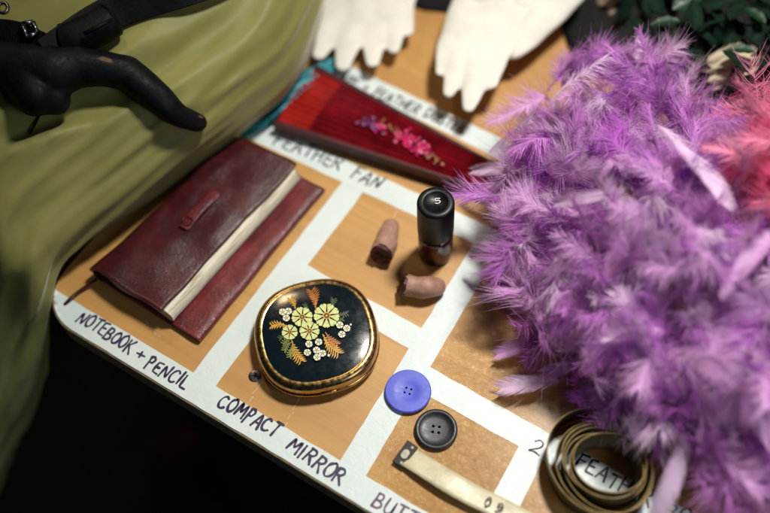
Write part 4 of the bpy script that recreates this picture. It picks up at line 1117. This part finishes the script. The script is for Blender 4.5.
for i in range(78):
    o = lm.copy(); COL.objects.link(o); o.parent = ga; q = R.choice(gs)
    o.location = q+Vector((R.gauss(0, 1.6), R.gauss(0, 1.6), R.uniform(-1.5, .9))); o.rotation_euler = (R.uniform(-.8, .6), R.uniform(-.7, .7), R.uniform(0, 6.28)); k = R.uniform(.7, 1.15); o.scale = (k, k, k)
for x, y, z, a in ((765, 24, 6, 1.2), (755, 52, 6, 2.0), (680, 22, 5.8, 2.2)):
    o = lg.copy(); COL.objects.link(o); o.parent = ga; o.location = P(x, y, z)-wloc(ga); o.rotation_euler = (.1, .2, a); o.scale = (.8, .8, .8)
# something dark red on the floor
heap('red_cloth', 'dim dark red cloth on the floor below the front table edge', 'cloth', P(255, 500, -74), 16, 9, 5, REDC, 4)

# ------------------------------------------------------------------ world, lights, camera
w = bpy.data.worlds.new('World'); scene.world = w; w.use_nodes = True
bg = w.node_tree.nodes['Background']; bg.inputs[0].default_value = (.55, .72, 1.0, 1); bg.inputs[1].default_value = .016
def area(name, loc, target, size, power, col):
    l = bpy.data.lights.new(name, 'AREA'); l.shape = 'DISK'; l.size = size*.01; l.energy = power; l.color = col
    o = bpy.data.objects.new(name, l); COL.objects.link(o); o.location = loc
    o.rotation_euler = (Vector(target)-Vector(loc)).to_track_quat('-Z', 'Y').to_euler(); return o
def spot(name, loc, target, rad, power, cone, col):
    l = bpy.data.lights.new(name, 'SPOT'); l.shadow_soft_size = rad*.01; l.energy = power; l.color = col; l.spot_size = math.radians(cone); l.spot_blend = 1
    o = bpy.data.objects.new(name, l); COL.objects.link(o); o.location = loc
    o.rotation_euler = (Vector(target)-Vector(loc)).to_track_quat('-Z', 'Y').to_euler(); return o
spot('stage_lamp', (-8, 66, 98), (-8, 29, 0), 8.0, 52, 60, (1.0, .97, .90))
area('side_fill', (80, 5, 80), (-8, 26, 0), 45, 2.2, (.80, .90, 1.0))  # cool fill light added from the right front
area('warm_lamp', (-95, 75, 92), (-25, 26, 0), 14, 1.6, (1.0, .72, .42))

cam = bpy.data.cameras.new('camera'); co_ = bpy.data.objects.new('camera', cam); COL.objects.link(co_)
cam.sensor_width = 36; cam.lens = FPX/770*36; cam.clip_start = .01; cam.clip_end = 50
Mx = Matrix((cx_, cy_, -fwd)).transposed().to_4x4(); Mx.translation = Vector((0, 0, CH)); co_.matrix_world = Mx
cam.dof.use_dof = True; cam.dof.focus_distance = (P(385, 375, .6)-cam0).dot(fwd)*.01; cam.dof.aperture_fstop = 2.0; cam.dof.aperture_blades = 0
scene.camera = co_

# centimetres -> metres
for me in {o.data for o in scene.objects if o.type == 'MESH'}:
    me.transform(Matrix.Scale(.01, 4)); me.update()
for o in scene.objects:
    o.location = Vector(o.location)*.01
    for m in o.modifiers:
        if m.type == 'SOLIDIFY': m.thickness *= .01
scene.view_settings.view_transform = 'Standard'; scene.view_settings.look = 'None'
scene.view_settings.exposure = 0; scene.view_settings.gamma = 1
scene.render.engine = 'CYCLES'
scene.cycles.max_bounces = 10; scene.cycles.transparent_max_bounces = 12
